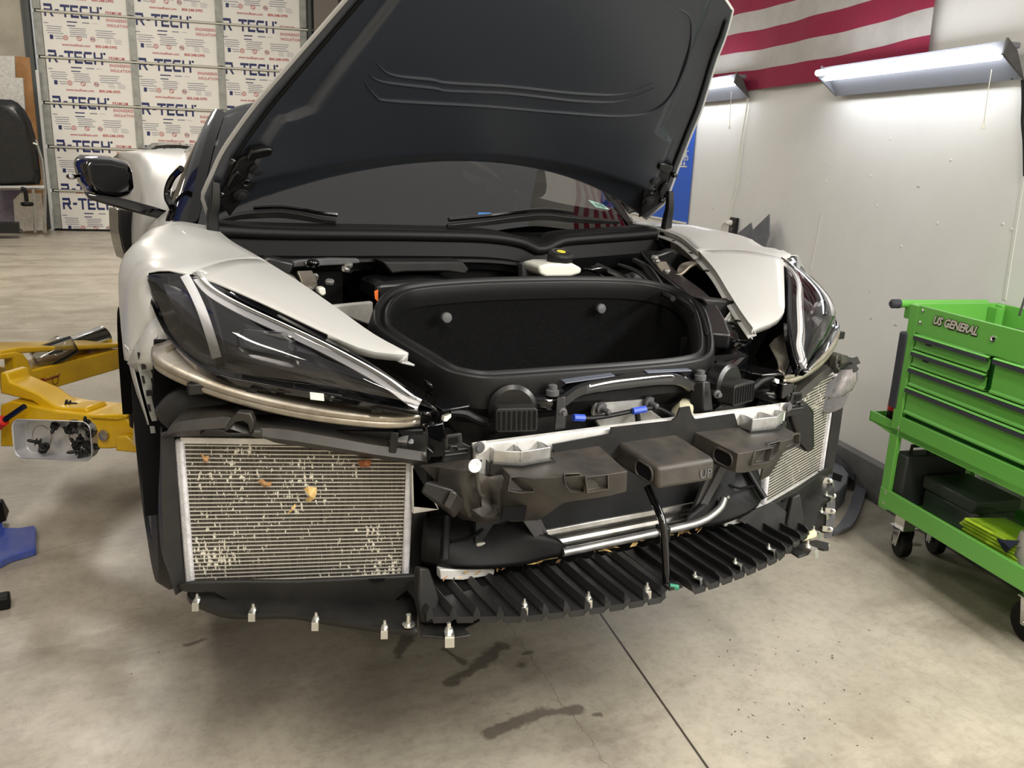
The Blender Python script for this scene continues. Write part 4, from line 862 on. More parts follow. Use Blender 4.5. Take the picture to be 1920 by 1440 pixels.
pocket(((957,893),(975,891),(998,893),(1000,920),(975,922),(952,918)), 1.235)
pocket(((1057,887),(1085,886),(1094,905),(1094,921),(1068,920),(1059,908)), 1.20); pocket(((1097,893),(1138,888),(1139,915),(1100,922)), 1.185)
for pm_ in islands(pk_): lr('moulded_pocket', pm_, B_SOOT, par=flk, smooth=True, bevel=.002, angle=50)
l1('pocket_hole', M().plate([YP(a, b, 1.247) for a, b in ((944,950),(988,949),(983,976),(940,976))], .003), B_MATTE, par=flk)
lr('pad_holder', hol, B_PLAST, par=flk, bevel=.002)
ct = [U(x, y, 'z', z) for x, y, z in ((1147,822,-.534),(1259,807,-.534),(1332,864,-.544),(1249,897,-.544))]
cx_ = (ct[0].x-ct[1].x)/2; cf_ = (ct[3].x-ct[2].x)/2
ctop = [P3(cx_,1.322,-.534), P3(-cx_,1.322,-.534), P3(-cf_,1.172,-.544), P3(cf_,1.172,-.544)]
cbot = [P3(cx_,1.322,-.580), P3(-cx_,1.322,-.580), P3(-cf_*.98,1.168,-.588), P3(cf_*.98,1.168,-.588)]
cs = obj('centre_scoop', M().hexa(cbot, ctop), B_SOOT, parent=car, bevel=.008, seg=3)
def scoop_hole(c, ex, ez, n_, w_, h_, par):
    q = [c+ex*a+ez*b for a, b in rr(w_, h_, h_*.45, 5)]; m = M().add([p+n_*.002 for p in q], [list(range(len(q)))]); obj('scoop_opening', m, B_MATTE, parent=par); obj('opening_rim', M().tube([p+n_*.002 for p in q], .0025, 6, closed=True), B_SOOT, parent=par, smooth=True)
P_l = (P3(cf_,1.172,-.560), (ctop[0]-ctop[3]).normalized())
hd_ = (ctop[0]-ctop[3]).normalized()
scoop_hole(P3(cf_,1.172,-.566)+hd_*.036, hd_, ZZ, P3(-1,-.1,.0), .052, .030, cs)
scoop_hole(P3(-cf_,1.172,-.566)+P3(-hd_.x,hd_.y,hd_.z)*.036, P3(-hd_.x,hd_.y,hd_.z), ZZ, P3(1,-.1,0), .052, .030, cs)
h2_ = (a_ir-a_if).normalized()
for s, fk in ((-1, flk[0]), (1, flk[1])): scoop_hole(P3(s*.130,1.179,-.567)+P3(h2_.x*-s,h2_.y,h2_.z)*.035, P3(h2_.x*-s,h2_.y,h2_.z), ZZ, P3(-s,-.1,0)*1, .05, .03, fk)
um = M(); puttext(um, 'UP', .024, P3(.030,1.1665,-.578), P3(1,0,0), P3(0,.1,1), .0004); obj('moulded_mark', um, G_PLAST, parent=cs)
# back flange with its hooks, in front of the beam
fl_px = [(1035,832),(1143,812),(1144,801),(1258,788),(1267,780),(1273,764),(1291,761),(1295,776),(1302,786),(1375,775),(1386,812),(1262,838),(1150,858),(1040,872)]
bf = M().add([YP(x, y, 1.298) for x, y in fl_px], [list(range(len(fl_px)))])
obj('fascia_flange', bf, B_PLAST, parent=car, solid=.004)
obj('hook_hole', M().plate([YP(x, y, 1.2965) for x, y in ((1276,769),(1288,767),(1289,779),(1275,781))], .001), WHITE_P, parent=car)
# clip tower and side shroud of the fascia
tw = [(829,868),(836,843),(834,828),(838,816),(866,812),(868,830),(880,836),(893,838),(897,846),(897,880),(870,866)]
twL, twR = lr('clip_tower', M().plate([YP(x, y, 1.315) for x, y in tw], .006), B_PLAST, bevel=.002)
lr('tower_slot', M().plate([YP(x, y, 1.3135) for x, y in ((842,822),(859,819),(860,831),(841,833))], .001), B_MATTE, par=(twL, twR))
lr('tower_rib', M().tube([YP(x, y, 1.312) for x, y in ((834,847),(843,845),(845,837),(856,837),(858,843),(876,841),(876,849),(834,854))], .0022, 6), B_PLAST, par=(twL, twR))
l1('shroud_grommet', M().lathe(YP(890,873,1.272), (0,-1,.1), [(.0125,0),(.0125,.002),(.007,.0025),(.006,.0015)], 18), WHITE_P, par=(twL, twR))
shd = M().grid([[YP(788,872,1.33), YP(830,866,1.318), YP(872,862,1.30), YP(905,862,1.29)], [YP(790,873,1.325), YP(825,877,1.30), YP(865,882,1.285), YP(894,886,1.278)], [YP(812,890,1.35), YP(820,905,1.31), YP(860,905,1.292), YP(895,905,1.282)], [YP(818,930,1.36), YP(835,940,1.315), YP(865,940,1.298), YP(902,932,1.288)], [YP(850,965,1.36), YP(865,962,1.32), YP(880,970,1.305), YP(900,965,1.29)], [YP(868,975,1.35), YP(880,976,1.32), YP(890,978,1.31), YP(912,978,1.29)]])
shL, shR = l1('side_shroud', shd, B_DUSTY, solid=.004, smooth=True, angle=25)
col_ = M().grid([[YP(894,885,1.276), YP(915,895,1.285), YP(940,892,1.26)], [YP(897,915,1.284), YP(918,925,1.296), YP(955,920,1.255)], [YP(903,930,1.286), YP(922,945,1.30), YP(938,945,1.28)], [YP(905,950,1.284), YP(925,960,1.285), YP(938,962,1.28)], [YP(885,955,1.275), YP(905,970,1.268), YP(928,966,1.27)], [YP(885,976,1.29), YP(910,980,1.28), YP(935,978,1.278)]])
l1('shroud_column', col_, B_SOOT, par=(shL, shR), solid=.004, smooth=True, angle=30)
l1('shroud_rib', M().tube(cat([YP(x, y, 1.272) for x, y in ((894,888),(895,905),(900,925),(906,930))], 3), .004, 8), B_SOOT, par=(shL, shR), smooth=True)
fn = M().hexa([YP(798,902,1.27), YP(788,923,1.27), YP(834,952,1.26), YP(852,918,1.26)], [YP(808,900,1.32), YP(800,925,1.32), YP(846,968,1.31), YP(868,930,1.31)])
l1('funnel', fn, B_PLAST, bevel=.004)
fn2 = M().hexa([YP(830,948,1.255), YP(846,917,1.255), YP(858,926,1.252), YP(842,955,1.252)], [YP(845,968,1.30), YP(868,935,1.30), YP(872,945,1.30), YP(852,972,1.30)])
l1('funnel_mouth', fn2, B_DUSTY, bevel=.003)
l1('white_bracket', M().plate([YP(x, y, 1.40) for x, y in ((772,873),(777,873),(778,948),(818,942),(824,956),(775,964))], .01), ALU_W, bevel=.002)
# ---- steel bumper rail under each headlight ----------------------------------------------
C_ = [P3(-.448,1.392,-.478), P3(-.50,1.402,-.480), P3(-.56,1.422,-.475), P3(-.63,1.452,-.466), P3(-.70,1.490,-.454), P3(-.76,1.528,-.440), P3(-.81,1.568,-.425), P3(-.85,1.612,-.411), P3(-.876,1.655,-.398), P3(-.874,1.70,-.388)]
Cs = resample(cat(C_, 6), 40); rows = []
for (o_, z_) in ((.105,.060),(.024,.020),(.008,.016),(.001,.010),(0,.004),(.004,0),(.001,-.004),(.003,-.011),(.010,-.014),(.05,-.010)):
    r_ = []
    for i, p in enumerate(Cs):
        t = (Cs[min(i+1,39)]-Cs[max(i-1,0)]); t.z = 0; t.normalize(); nn = P3(t.y,-t.x,0)
        if nn.dot(P3(.6,.8,0)) < 0: nn = -nn
        k = 1 if o_ < .03 else (.15+.85*min(1, i/7))
        r_.append(p+nn*o_*k+ZZ*(z_ if o_ < .03 or z_ < 0 else .02+(z_-.02)*min(1, i/9)))
    rows.append(r_)
rlL, rlR = lr('bumper_rail', M().grid(rows), STEEL, solid=.002, smooth=True, angle=60)
wn = M()
for (x, y) in ((317,669),(328,679)): wn.lathe(U(x, y, 'z', -.405), (0,0,1), [(.011,0),(.011,.003),(.007,.004),(.007,.008),(.002,.009)], 16)
for wm_ in islands(wn): lr('rail_nut', wm_, ZINC, par=(rlL, rlR), smooth=True)
nm = M(); A = U(455,744,'z',-.459); B = U(507,752,'z',-.461); ex_ = (B-A).normalized(); puttext(nm, '23420093', .016, A, ex_, P3(ex_.y*-1,ex_.x,.1).normalized(), .0003, space=1.1); obj('stamped_number', nm, mat('stamped_steel', (214,206,190), .3, .8), parent=rlL)
ym = M(); ym.tube([U(665,775,'z',-.470), U(664,792,'y',1.435)], .0012, 5); obj('paint_mark', ym, mat('yellow_mark', (206,190,60), .6), parent=rlL)
# ---- side radiators ------------------------------------------------------------------------
RP, RN = P3(-.461,1.423,-.789), P3(-.41,-.912,.0).normalized()
def RD(px, py, off=0): return UP(px, py, RP+RN*off, RN)
rTL, rTR, rBR, rBL = RD(326,822), RD(777,828), RD(766,1082), RD(348,1099)
def rq(u, v, off=0): return lerp(lerp(rTL, rTR, u), lerp(rBL, rBR, u), v)+RN*off
FIN = bpy.data.materials.new('radiator_fins'); FIN.use_nodes = True
def fin_nodes():
    nt = FIN.node_tree; p = nt.nodes['Principled BSDF']; N = nt.nodes.new; L = nt.links.new
    tc = N('ShaderNodeTexCoord'); mp = N('ShaderNodeMapping'); mp.inputs['Scale'].default_value = (420,420,30)
    L(tc.outputs['Object'], mp.inputs[0]); n = N('ShaderNodeTexNoise'); n.inputs['Scale'].default_value = 1; n.inputs['Detail'].default_value = 2; L(mp.outputs[0], n.inputs['Vector'])
    mr = N('ShaderNodeMapRange'); mr.inputs[1].default_value = .36; mr.inputs[2].default_value = .7; L(n.outputs['Fac'], mr.inputs[0])
    mx = N('ShaderNodeMix'); mx.data_type = 'RGBA'; mx.inputs[6].default_value = (*lin((40,37,33)),1); mx.inputs[7].default_value = (*lin((88,83,73)),1); L(mr.outputs[0], mx.inputs[0])
    n3 = N('ShaderNodeTexNoise'); n3.inputs['Scale'].default_value = 7; n3.inputs['Detail'].default_value = 3; L(tc.outputs['Object'], n3.inputs['Vector'])
    n2 = N('ShaderNodeTexNoise'); n2.inputs['Scale'].default_value = 1; n2.inputs['Detail'].default_value = 3; mp2 = N('ShaderNodeMapping'); mp2.inputs['Scale'].default_value = (210,210,80); L(tc.outputs['Object'], mp2.inputs[0]); L(mp2.outputs[0], n2.inputs['Vector'])
    ad = N('ShaderNodeMath'); ad.operation = 'MULTIPLY_ADD'; L(n3.outputs['Fac'], ad.inputs[0]); ad.inputs[1].default_value = .55; L(n2.outputs['Fac'], ad.inputs[2])
    m2 = N('ShaderNodeMapRange'); m2.inputs[1].default_value = .90; m2.inputs[2].default_value = .95; L(ad.outputs[0], m2.inputs[0])
    mx2 = N('ShaderNodeMix'); mx2.data_type = 'RGBA'; L(m2.outputs[0], mx2.inputs[0]); L(mx.outputs[2], mx2.inputs[6]); mx2.inputs[7].default_value = (*lin((226,222,206)),1)
    L(mx2.outputs[2], p.inputs['Base Color']); p.inputs['Roughness'].default_value = .55; p.inputs['Metallic'].default_value = .25
fin_nodes()
core = M().prism([rq(.04,.03,-.0015), rq(.97,.03,-.0015), rq(.97,.985,-.0015), rq(.04,.985,-.0015)], -RN*.03)
rdL, rdR = lr('side_radiator', core, FIN)
rdL['label'] = 'nearer radiator with leaf litter and bent fins'
tubes = M(); NT = 35
for k in range(NT):
    v = .045+(.975-.045)*k/(NT-1); a0, a1 = rq(.035, v), rq(.975, v); h_ = ZZ*.0010
    tubes.hexa([a0-h_-RN*.01, a1-h_-RN*.01, a1-h_, a0-h_], [a0+h_-RN*.01, a1+h_-RN*.01, a1+h_, a0+h_])
lr('radiator_tube', tubes, mat('radiator_tube', (206,203,194), .4, .4), par=(rdL, rdR))
TANK = mat('cast_tank', (216,216,218), .5, .05, bump=.6, bscale=250, rgb2=(186,186,192), nscale=60)
lr('end_tank', M().hexa([rq(0,0,-.03), rq(.045,0,-.03), rq(.045,1.0,-.03), rq(0,1.0,-.03)], [rq(0,0,.004), rq(.040,.0,.010), rq(.040,1.0,.010), rq(0,1.0,.004)]), TANK, par=(rdL, rdR), bevel=.006, seg=3)
lr('end_tank', M().hexa([rq(.968,.0,-.03), rq(1.0,.0,-.03), rq(1.0,1.0,-.03), rq(.968,1.0,-.03)], [rq(.968,.0,.008), rq(1.0,.0,.004), rq(1.0,1.0,.004), rq(.968,1.0,.008)]), TANK, par=(rdL, rdR), bevel=.006, seg=3)
lr('top_rail', M().prism([rq(.03,-.01,.004), rq(.97,-.01,.004), rq(.97,.028,.004), rq(.03,.028,.004)], -RN*.03), ALU_W, par=(rdL, rdR))
lr('bottom_rail', M().prism([rq(.03,.985,.004), rq(.97,.985,.004), rq(.97,1.0,.004), rq(.03,1.0,.004)], -RN*.03), ALU_W, par=(rdL, rdR))
# plastic surround: outer flap, upper trim, lower tray
flap_o = [(301,800),(300,860),(297,930),(298,985),(304,1040),(318,1075),(330,1102)]; flap_i = [(325,806),(329,860),(334,930),(337,985),(341,1040),(345,1080),(348,1104)]
fo = [RD(x, y, -.01) for x, y in flap_o]; fi = [RD(x, y, .008) for x, y in flap_i]
fm = M().grid([cat(fo, 4), [lerp(a, b, .45)+RN*.028 for a, b in zip(cat(fo, 4), cat(fi, 4))], cat(fi, 4), [p-RN*.03 for p in cat(fi, 4)]])
lr('radiator_flap', fm, B_PLAST, solid=.003, smooth=True, angle=30)
for k, v in enumerate((.2,.45,.7)):
    pass
tt = [(310,812),(322,797),(345,789),(400,783),(430,782),(458,800),(505,803),(540,806),(600,816),(640,823),(700,834),(760,842),(800,848)]
tl = [(309,819),(330,819),(400,817),(440,816),(475,818),(500,824),(520,831),(570,838),(620,846),(660,852),(705,860),(760,868),(800,873)]
tT, tL = resample(cat([RD(x, y, .03) for x, y in tt], 4), 40), resample(cat([RD(x, y, .022) for x, y in tl], 4), 40)
tm = M().grid([[p-RN*.10+ZZ*.012 for p in tT], tT, [lerp(a, b, .5)+RN*.014 for a, b in zip(tT, tL)], tL, [p-RN*.03 for p in tL]])
trL, trR = lr('radiator_trim', tm, B_DUSTY, solid=.003, smooth=True, angle=40)
lr('trim_hook', M().plate([RD(x, y, .045) for x, y in ((418,810),(432,785),(445,772),(470,775),(476,790),(474,812),(468,812),(464,795),(455,790),(440,792),(428,806))], .02), B_DUSTY, par=(trL, trR), bevel=.003)
lr('trim_plug', M().rod(RD(478,812,.05), RD(490,813,.05), .008, 12), B_DUSTY, par=(trL, trR))
lr('trim_step', M().plate([RD(x, y, .040) for x, y in ((372,817),(385,806),(418,806),(426,812),(470,812),(474,818),(400,819))], .012), B_PLAST, par=(trL, trR), bevel=.002)
ut = [(600,812),(602,806),(735,808),(738,840),(760,848),(758,830),(800,836),(815,850),(800,872),(760,866),(690,838)]
lr('trim_upper', M().plate([RD(x, y, .0) for x, y in ut], .03), B_SATIN, par=(trL, trR), bevel=.003)
lr('trim_strap', M().plate([RD(x, y, .036) for x, y in ((732,810),(748,812),(742,856),(728,854))], .006), B_PLAST, par=(trL, trR), bevel=.002)
hz = M().tube(cat([RD(x, y, -.07) for x, y in ((330,790),(350,768),(385,758),(430,765),(480,778),(540,790),(600,800))], 4), .045, 16)
lr('ribbed_intake_hose', hz, B_PLAST, smooth=True)
lr('tray_gusset', M().plate([YP(x, y, 1.36) for x, y in ((798,802),(802,797),(833,792),(836,818),(828,830),(800,820))], .02), B_GLOSS, bevel=.003)
lr('inner_support', M().plate([YP(x, y, 1.45) for x, y in ((745,808),(840,800),(905,828),(890,850),(820,860),(770,860))], .05), B_SATIN, bevel=.004)
lr('duct_flap', M().plate([YP(x, y, 1.44) for x, y in ((764,868),(800,866),(800,985),(785,1085),(764,1085))], .02), B_PLAST)
lr('wheelhouse_filler', M().plate([YP(x, y, 1.70) for x, y in ((290,640),(420,640),(500,760),(470,815),(300,810),(286,750))], .02), B_MATTE)
# rail back-bracket with connector near the lamp tip
lr('lamp_bracket', M().plate([U(x, y, 'z', -.452) for x, y in ((818,738),(868,740),(885,752),(880,760),(830,768),(812,758))], .006), B_GLOSS, bevel=.002)
lr('lamp_plug', M().plate([YP(x, y, 1.37) for x, y in ((833,782),(846,776),(846,782),(838,790),(832,790))], .012), WHITE_P)
lr('lamp_harness', M().tube(cat([YP(x, y, 1.38) for x, y in ((842,772),(870,775),(890,785),(912,792))], 4), .009, 8), B_RUBBER, smooth=True)
# ---- lower trays --------------------------------------------------------------------------
LZ = -.850
lip_px = [(352,1113),(353,1126),(378,1140),(420,1155),(470,1158),(540,1157),(600,1166),(690,1180),(782,1190)]
lipo = [U(x, y, 'z', LZ-.006) for x, y in lip_px]
bk_px = [(356,1104),(430,1106),(520,1102),(600,1101),(700,1099),(782,1096)]
lipb = resample(cat([U(x, y, 'z', LZ+.012) for x, y in bk_px], 4), 30); lo_ = resample(cat(lipo, 4), 30)
lt = M().grid([[p+ZZ*.001 for p in lipb], [lerp(a, b, .75)+ZZ*.003 for a, b in zip(lipb, lo_)], [p+ZZ*.007 for p in lo_], [p-ZZ*.004 for p in lo_]])
ltL, ltR = lr('lower_side_tray', lt, B_PLAST, solid=.003, smooth=True, angle=30)
rt_px = [(333,1098),(360,1092),(440,1090),(560,1090),(700,1083),(782,1078),(790,1100),(760,1112),(740,1130),(680,1131),(560,1130),(545,1140),(500,1142),(450,1140),(430,1130),(400,1113),(360,1112),(340,1110)]
rtp = [RD(x, y, .03) for x, y in rt_px]
lr('radiator_lower_duct', M().plate(rtp, .012), B_PLAST, bevel=.004)
lr('lower_duct_slot', M().plate([RD(x, y, .034) for x, y in ((690,1086),(722,1085),(720,1090),(700,1092))], .002), B_MATTE)
def clipm(c, ex_, n_=ZZ, sc=1):     # spring clip with its screw stud
    ey_ = n_.cross(ex_).normalized(); m = M()
    m.hexa([c+ex_*a*sc+ey_*b*sc for a, b in ((-.012,-.007),(.006,-.007),(.006,.007),(-.012,.007))], [c+ex_*a*sc+ey_*b*sc+n_*.003*sc for a, b in ((-.012,-.007),(.006,-.007),(.006,.007),(-.012,.007))])
    m.lathe(c+ex_*.006*sc+n_*.003*sc, n_, [(.006*sc,0),(.006*sc,.003*sc),(.0035*sc,.004*sc),(.003*sc,.012*sc)], 10)
    m.hexa([c+ex_*-.013*sc+ey_*b*sc for b in (-.007,.007)]+[c+ex_*-.0115*sc+ey_*b*sc for b in (.007,-.007)], [c+ex_*-.016*sc+ey_*b*sc-n_*.014*sc for b in (-.007,.007)]+[c+ex_*-.0145*sc+ey_*b*sc-n_*.014*sc for b in (.007,-.007)])
    return m
for (x, y) in ((369,1128),(474,1147),(592,1164),(721,1179)): lr('spring_clip', clipm(U(x, y, 'z', LZ+.003), P3(.35,.9,0).normalized(), ZZ, .9), ZINC, par=(ltL, ltR))
lr('screw_stud', M().lathe(U(766,1172,'z',LZ+.004), (0,0,1), [(.012,0),(.012,.003),(.005,.004),(.0045,.022)], 12), ZINC, par=(ltL, ltR))
# ribbed under-tray, two mirrored halves with a notch between
def tz(x, y): return -.812+.004*math.cos(x*8)
fe = lambda x: 1.158+(.035 if abs(x) < .032 else 0)+.052*(abs(x)/.3)**1.6 if abs(x) < .33 else 1.222+(abs(x)-.33)*.42
re_ = lambda x: 1.352+.02*(abs(x)/.3)**2
def tray(s):
    m = M(); xs = [.002+.0395*i for i in range(12)]; rows = []
    N_ = 12
    for j in range(N_+1):
        r_ = []
        for i, x in enumerate(xs):
            t = j/N_; y = lerp(re_(x), fe(x), t)
            for dx, dz in ((0,0),(.027,-.001),(.0275,.013),(.0300,.014),(.0385,.004)):
                r_.append(P3(s*(x+dx), lerp(re_(x+dx), fe(x+dx), t), tz(x, y)+dz*(1 if 0 < j < N_ else .6)-.002*math.sin(math.pi*t)))
        rows.append(r_)
    last = rows[-1]; rows.append([p+P3(0,-.002,-.012) for p in last])
    return m.grid(rows)
TRAYM = mat('ribbed_tray_plastic', (27,27,28), .30, rvar=.2, nscale=12)
utL, utR = obj('ribbed_undertray', tray(-1), TRAYM, parent=car, solid=.003), obj('ribbed_undertray', tray(1), TRAYM, parent=car, solid=.003)
lipm = M(); 
for (x, y) in ((.06,1.176),(.181,1.199),(.302,1.229)):
    c = P3(-x, fe(x)+.018, tz(x, 0)+.010); lr('spring_clip', clipm(c, P3(.4,.9,0).normalized(), ZZ, .8), ZINC, par=(utL, utR))
corn = [U(x, y, 'z', -.846) for x, y in ((785,1165),(790,1192),(850,1196),(884,1190),(872,1178),(905,1160),(850,1150),(800,1140))]
lr('tray_corner', M().plate(corn, .006), B_PLAST, bevel=.002); lr('spring_clip', clipm(U(842,1188,'z',-.838), P3(.3,.9,0).normalized(), ZZ, 1.2), ZINC, par=(utL, utR))
lr('tray_gutter', M().plate([UP(x, y, P3(-.468,1.30,-.84), P3(.25,-.9,.2)) for x, y in ((788,1064),(806,1066),(824,1120),(820,1172),(796,1170),(785,1120))], .02), B_PLAST, bevel=.004)
lr('bumper_foot', M().plate([YP(x, y, 1.37) for x, y in ((825,1068),(928,1068),(926,1078),(868,1088),(826,1087))], .02), ALU_W, bevel=.002)
# scoop guides beside the centre opening
def gp_(pts): 
    ys = (1.425,1.425,1.40,1.37,1.352,1.342); return cat([YP(x, y, ys[i]-d) for i, (x, y, d) in enumerate(pts)], 3)
gd = M().grid([gp_(((795,972,0),(838,966,0),(900,982,0),(975,984,0),(1010,994,0),(1050,1012,0))), gp_(((790,1015,.012),(836,1018,.03),(900,1020,.01),(970,1016,.01),(1015,1015,.01),(1061,1024,.004))), gp_(((790,1050,.02),(832,1056,.05),(900,1058,.05),(975,1052,.03),(1025,1040,.012),(1062,1033,.006))), gp_(((800,1060,.02),(836,1064,.05),(900,1067,.05),(975,1061,.03),(1025,1048,.014),(1058,1040,.008)))])
gdL, gdR = lr('air_guide', gd, B_RUBBER, solid=.004, smooth=True, angle=70)
lr('guide_post', M().tube([YP(838,968,1.415), YP(836,1010,1.39), YP(834,1050,1.365)], .008, 10), B_RUBBER, par=(gdL, gdR), smooth=True)
lr('guide_seam', M().tube([YP(x, y, yy) for x, y, yy in ((845,1015,1.385),(880,1009,1.385),(897,1000,1.385),(905,992,1.39))], .003, 6), B_MATTE, par=(gdL, gdR))
# lower aluminium cross member, thin stay tube, V strut, hanging prop
xb = M().ring([P3(-.33,1.41,-.769), P3(.32,1.41,-.769)], [(-.022,-.026),(.022,-.026),(.026,-.012),(.020,.0),(.026,.012),(.022,.026),(-.022,.026)], ZZ)
obj('lower_cross_member', xb, mat('extruded_aluminium', (186,184,180), .28, .9, rgb2=(150,148,142), nscale=18), parent=car, bevel=.003)
obj('stay_tube', M().tube(cat([P3(-.16,1.335,-.772), P3(-.08,1.333,-.771), P3(.13,1.333,-.768), P3(.20,1.335,-.763), P3(.25,1.345,-.748), P3(.275,1.36,-.735)], 6), .009, 12), ALU, parent=car, smooth=True)
obj('tube_clip', M().box(P3(.085,1.330,-.771), (.022,.03,.034)), B_PLAST, parent=car, bevel=.003)
vs2_ = M().ring([YP(1358,868,1.36), YP(1340,905,1.355), YP(1318,945,1.352), YP(1306,968,1.35)], [(-.010,-.004),(.010,-.004),(.010,.004),(-.010,.004)], P3(0,-1,0)).ring([YP(1338,872,1.365), YP(1322,910,1.36), YP(1300,962,1.355)], [(-.008,-.004),(.008,-.004),(.008,.004),(-.008,.004)], P3(0,-1,0))
lr('v_strut', vs2_.mir(), G_PLAST)
obj('undertray_rear', M().prism([P3(-.44,1.345,-.816), P3(.44,1.345,-.816), P3(.44,1.56,-.812), P3(-.44,1.56,-.812)], (0,0,-.003)), B_MATTE, parent=car)
pr_ = cat([U(x, y, 'x', 0) for x, y in ((1214,912),(1222,930),(1238,966),(1244,990),(1247,1030),(1249,1080),(1250,1098))], 4)
prop = obj('tray_prop', M().tube(pr_, .008, 12), B_GLOSS, parent=car, smooth=True)
obj('prop_foot', M().box(U(1258,1100,'x',.0)+P3(.006,0,0), (.032,.018,.006)), B_PLAST, parent=prop); obj('prop_insert', M().rod(U(1258,1102,'x',0)+P3(-.004,0,.004), U(1268,1106,'x',.008)+P3(.004,0,.004), .006, 10), mat('green_insert', (40,120,92), .4), parent=prop)
# torn splash shields at the far front corner
FP_, FN_ = P3(.86,1.60,-.50), P3(-.55,-.80,.25).normalized()
def ssh(name, pts, off, m, **k): return obj(name, M().plate([UP(x, y, FP_+FN_*off, FN_) for x, y in pts], .004), m, parent=car, **k)
ssh('splash_shield', ((1556,690),(1572,666),(1600,671),(1608,668),(1614,681),(1606,684),(1611,692),(1604,698),(1560,696)), .0, B_PLAST, bevel=.002)
sp2 = M().grid([cat([UP(x, y, FP_+FN_*o_, FN_) for x, y, o_ in ((1540,702,-.03),(1565,694,0),(1590,693,.01),(1608,690,-.02))], 4), cat([UP(x, y, FP_+FN_*o_, FN_) for x, y, o_ in ((1532,722,-.03),(1560,716,.01),(1588,716,.02),(1608,712,-.02))], 4), cat([UP(x, y, FP_+FN_*o_, FN_) for x, y, o_ in ((1520,745,-.03),(1550,742,.01),(1575,738,.02),(1598,732,-.02))], 4), cat([UP(x, y, FP_+FN_*o_, FN_) for x, y, o_ in ((1508,752,-.03),(1545,752,.01),(1570,752,.02),(1588,738,-.02))], 4)])
obj('splash_shield', sp2, mat('scuffed_grey_plastic', (96,95,96), .38, rgb2=(132,126,122), nscale=40), parent=car, solid=.003, smooth=True)
ssh('splash_shield', ((1522,754),(1585,742),(1594,737),(1580,765),(1566,772),(1552,776),(1532,768)), .03, mat('scuffed_dark_plastic', (66,66,68), .42, rgb2=(92,88,86), nscale=30), bevel=.002)
ssh('splash_shield', ((1510,744),(1540,728),(1568,705),(1568,716),(1557,745),(1532,746)), .04, G_PLAST, bevel=.002)
# far-side hanging flap with four spring clips
sf = [(1505,905),(1535,882),(1546,886),(1556,902),(1563,950),(1562,985),(1559,1006),(1546,1010),(1548,1000),(1520,995),(1506,990)]
SFP, SFN = P3(.84,1.56,-.84), P3(-.62,-.72,.30).normalized()
fpL = obj('hanging_flap', M().plate([UP(x, y, SFP, SFN) for x, y in sf], .004), B_PLAST, parent=car, bevel=.002)
stp = M().grid([[UP(x, y, SFP+SFN*.008, SFN) for x, y in ((1545,892),(1550,930),(1550,970),(1545,1008))], [UP(x, y, SFP+SFN*.008, SFN) for x, y in ((1557,896),(1566,935),(1566,970),(1559,1008))]]); obj('flap_edge', stp, G_PLAST, parent=fpL, solid=.004)
for (x, y) in ((1551,901),(1558,929),(1557,958),(1552,992),(1545,1022)): obj('spring_clip', clipm(UP(x, y, SFP+SFN*.012, SFN), P3(.7,-.6,0).normalized(), SFN, 1.1), ZINC, parent=fpL)
obj('flap_pad', M().plate([UP(x, y, SFP+SFN*.01, SFN) for x, y in ((1506,928),(1520,908),(1540,895),(1543,905),(1540,925),(1525,938),(1508,942))], .008), B_SATIN, parent=fpL, bevel=.004)
obj('flap_foot', M().plate([U(x, y, 'z', -.858) for x, y in ((1505,1016),(1530,1012),(1554,1018),(1554,1029),(1545,1030),(1515,1022))], .005), B_PLAST, parent=fpL)
obj('tray_end_wall', M().plate([UP(x, y, P3(.45,1.32,-.8), P3(-.3,-.9,.3)) for x, y in ((1451,941),(1507,985),(1507,1010),(1492,1013),(1420,996),(1385,975),(1400,962))], .006), B_SATIN, parent=car)
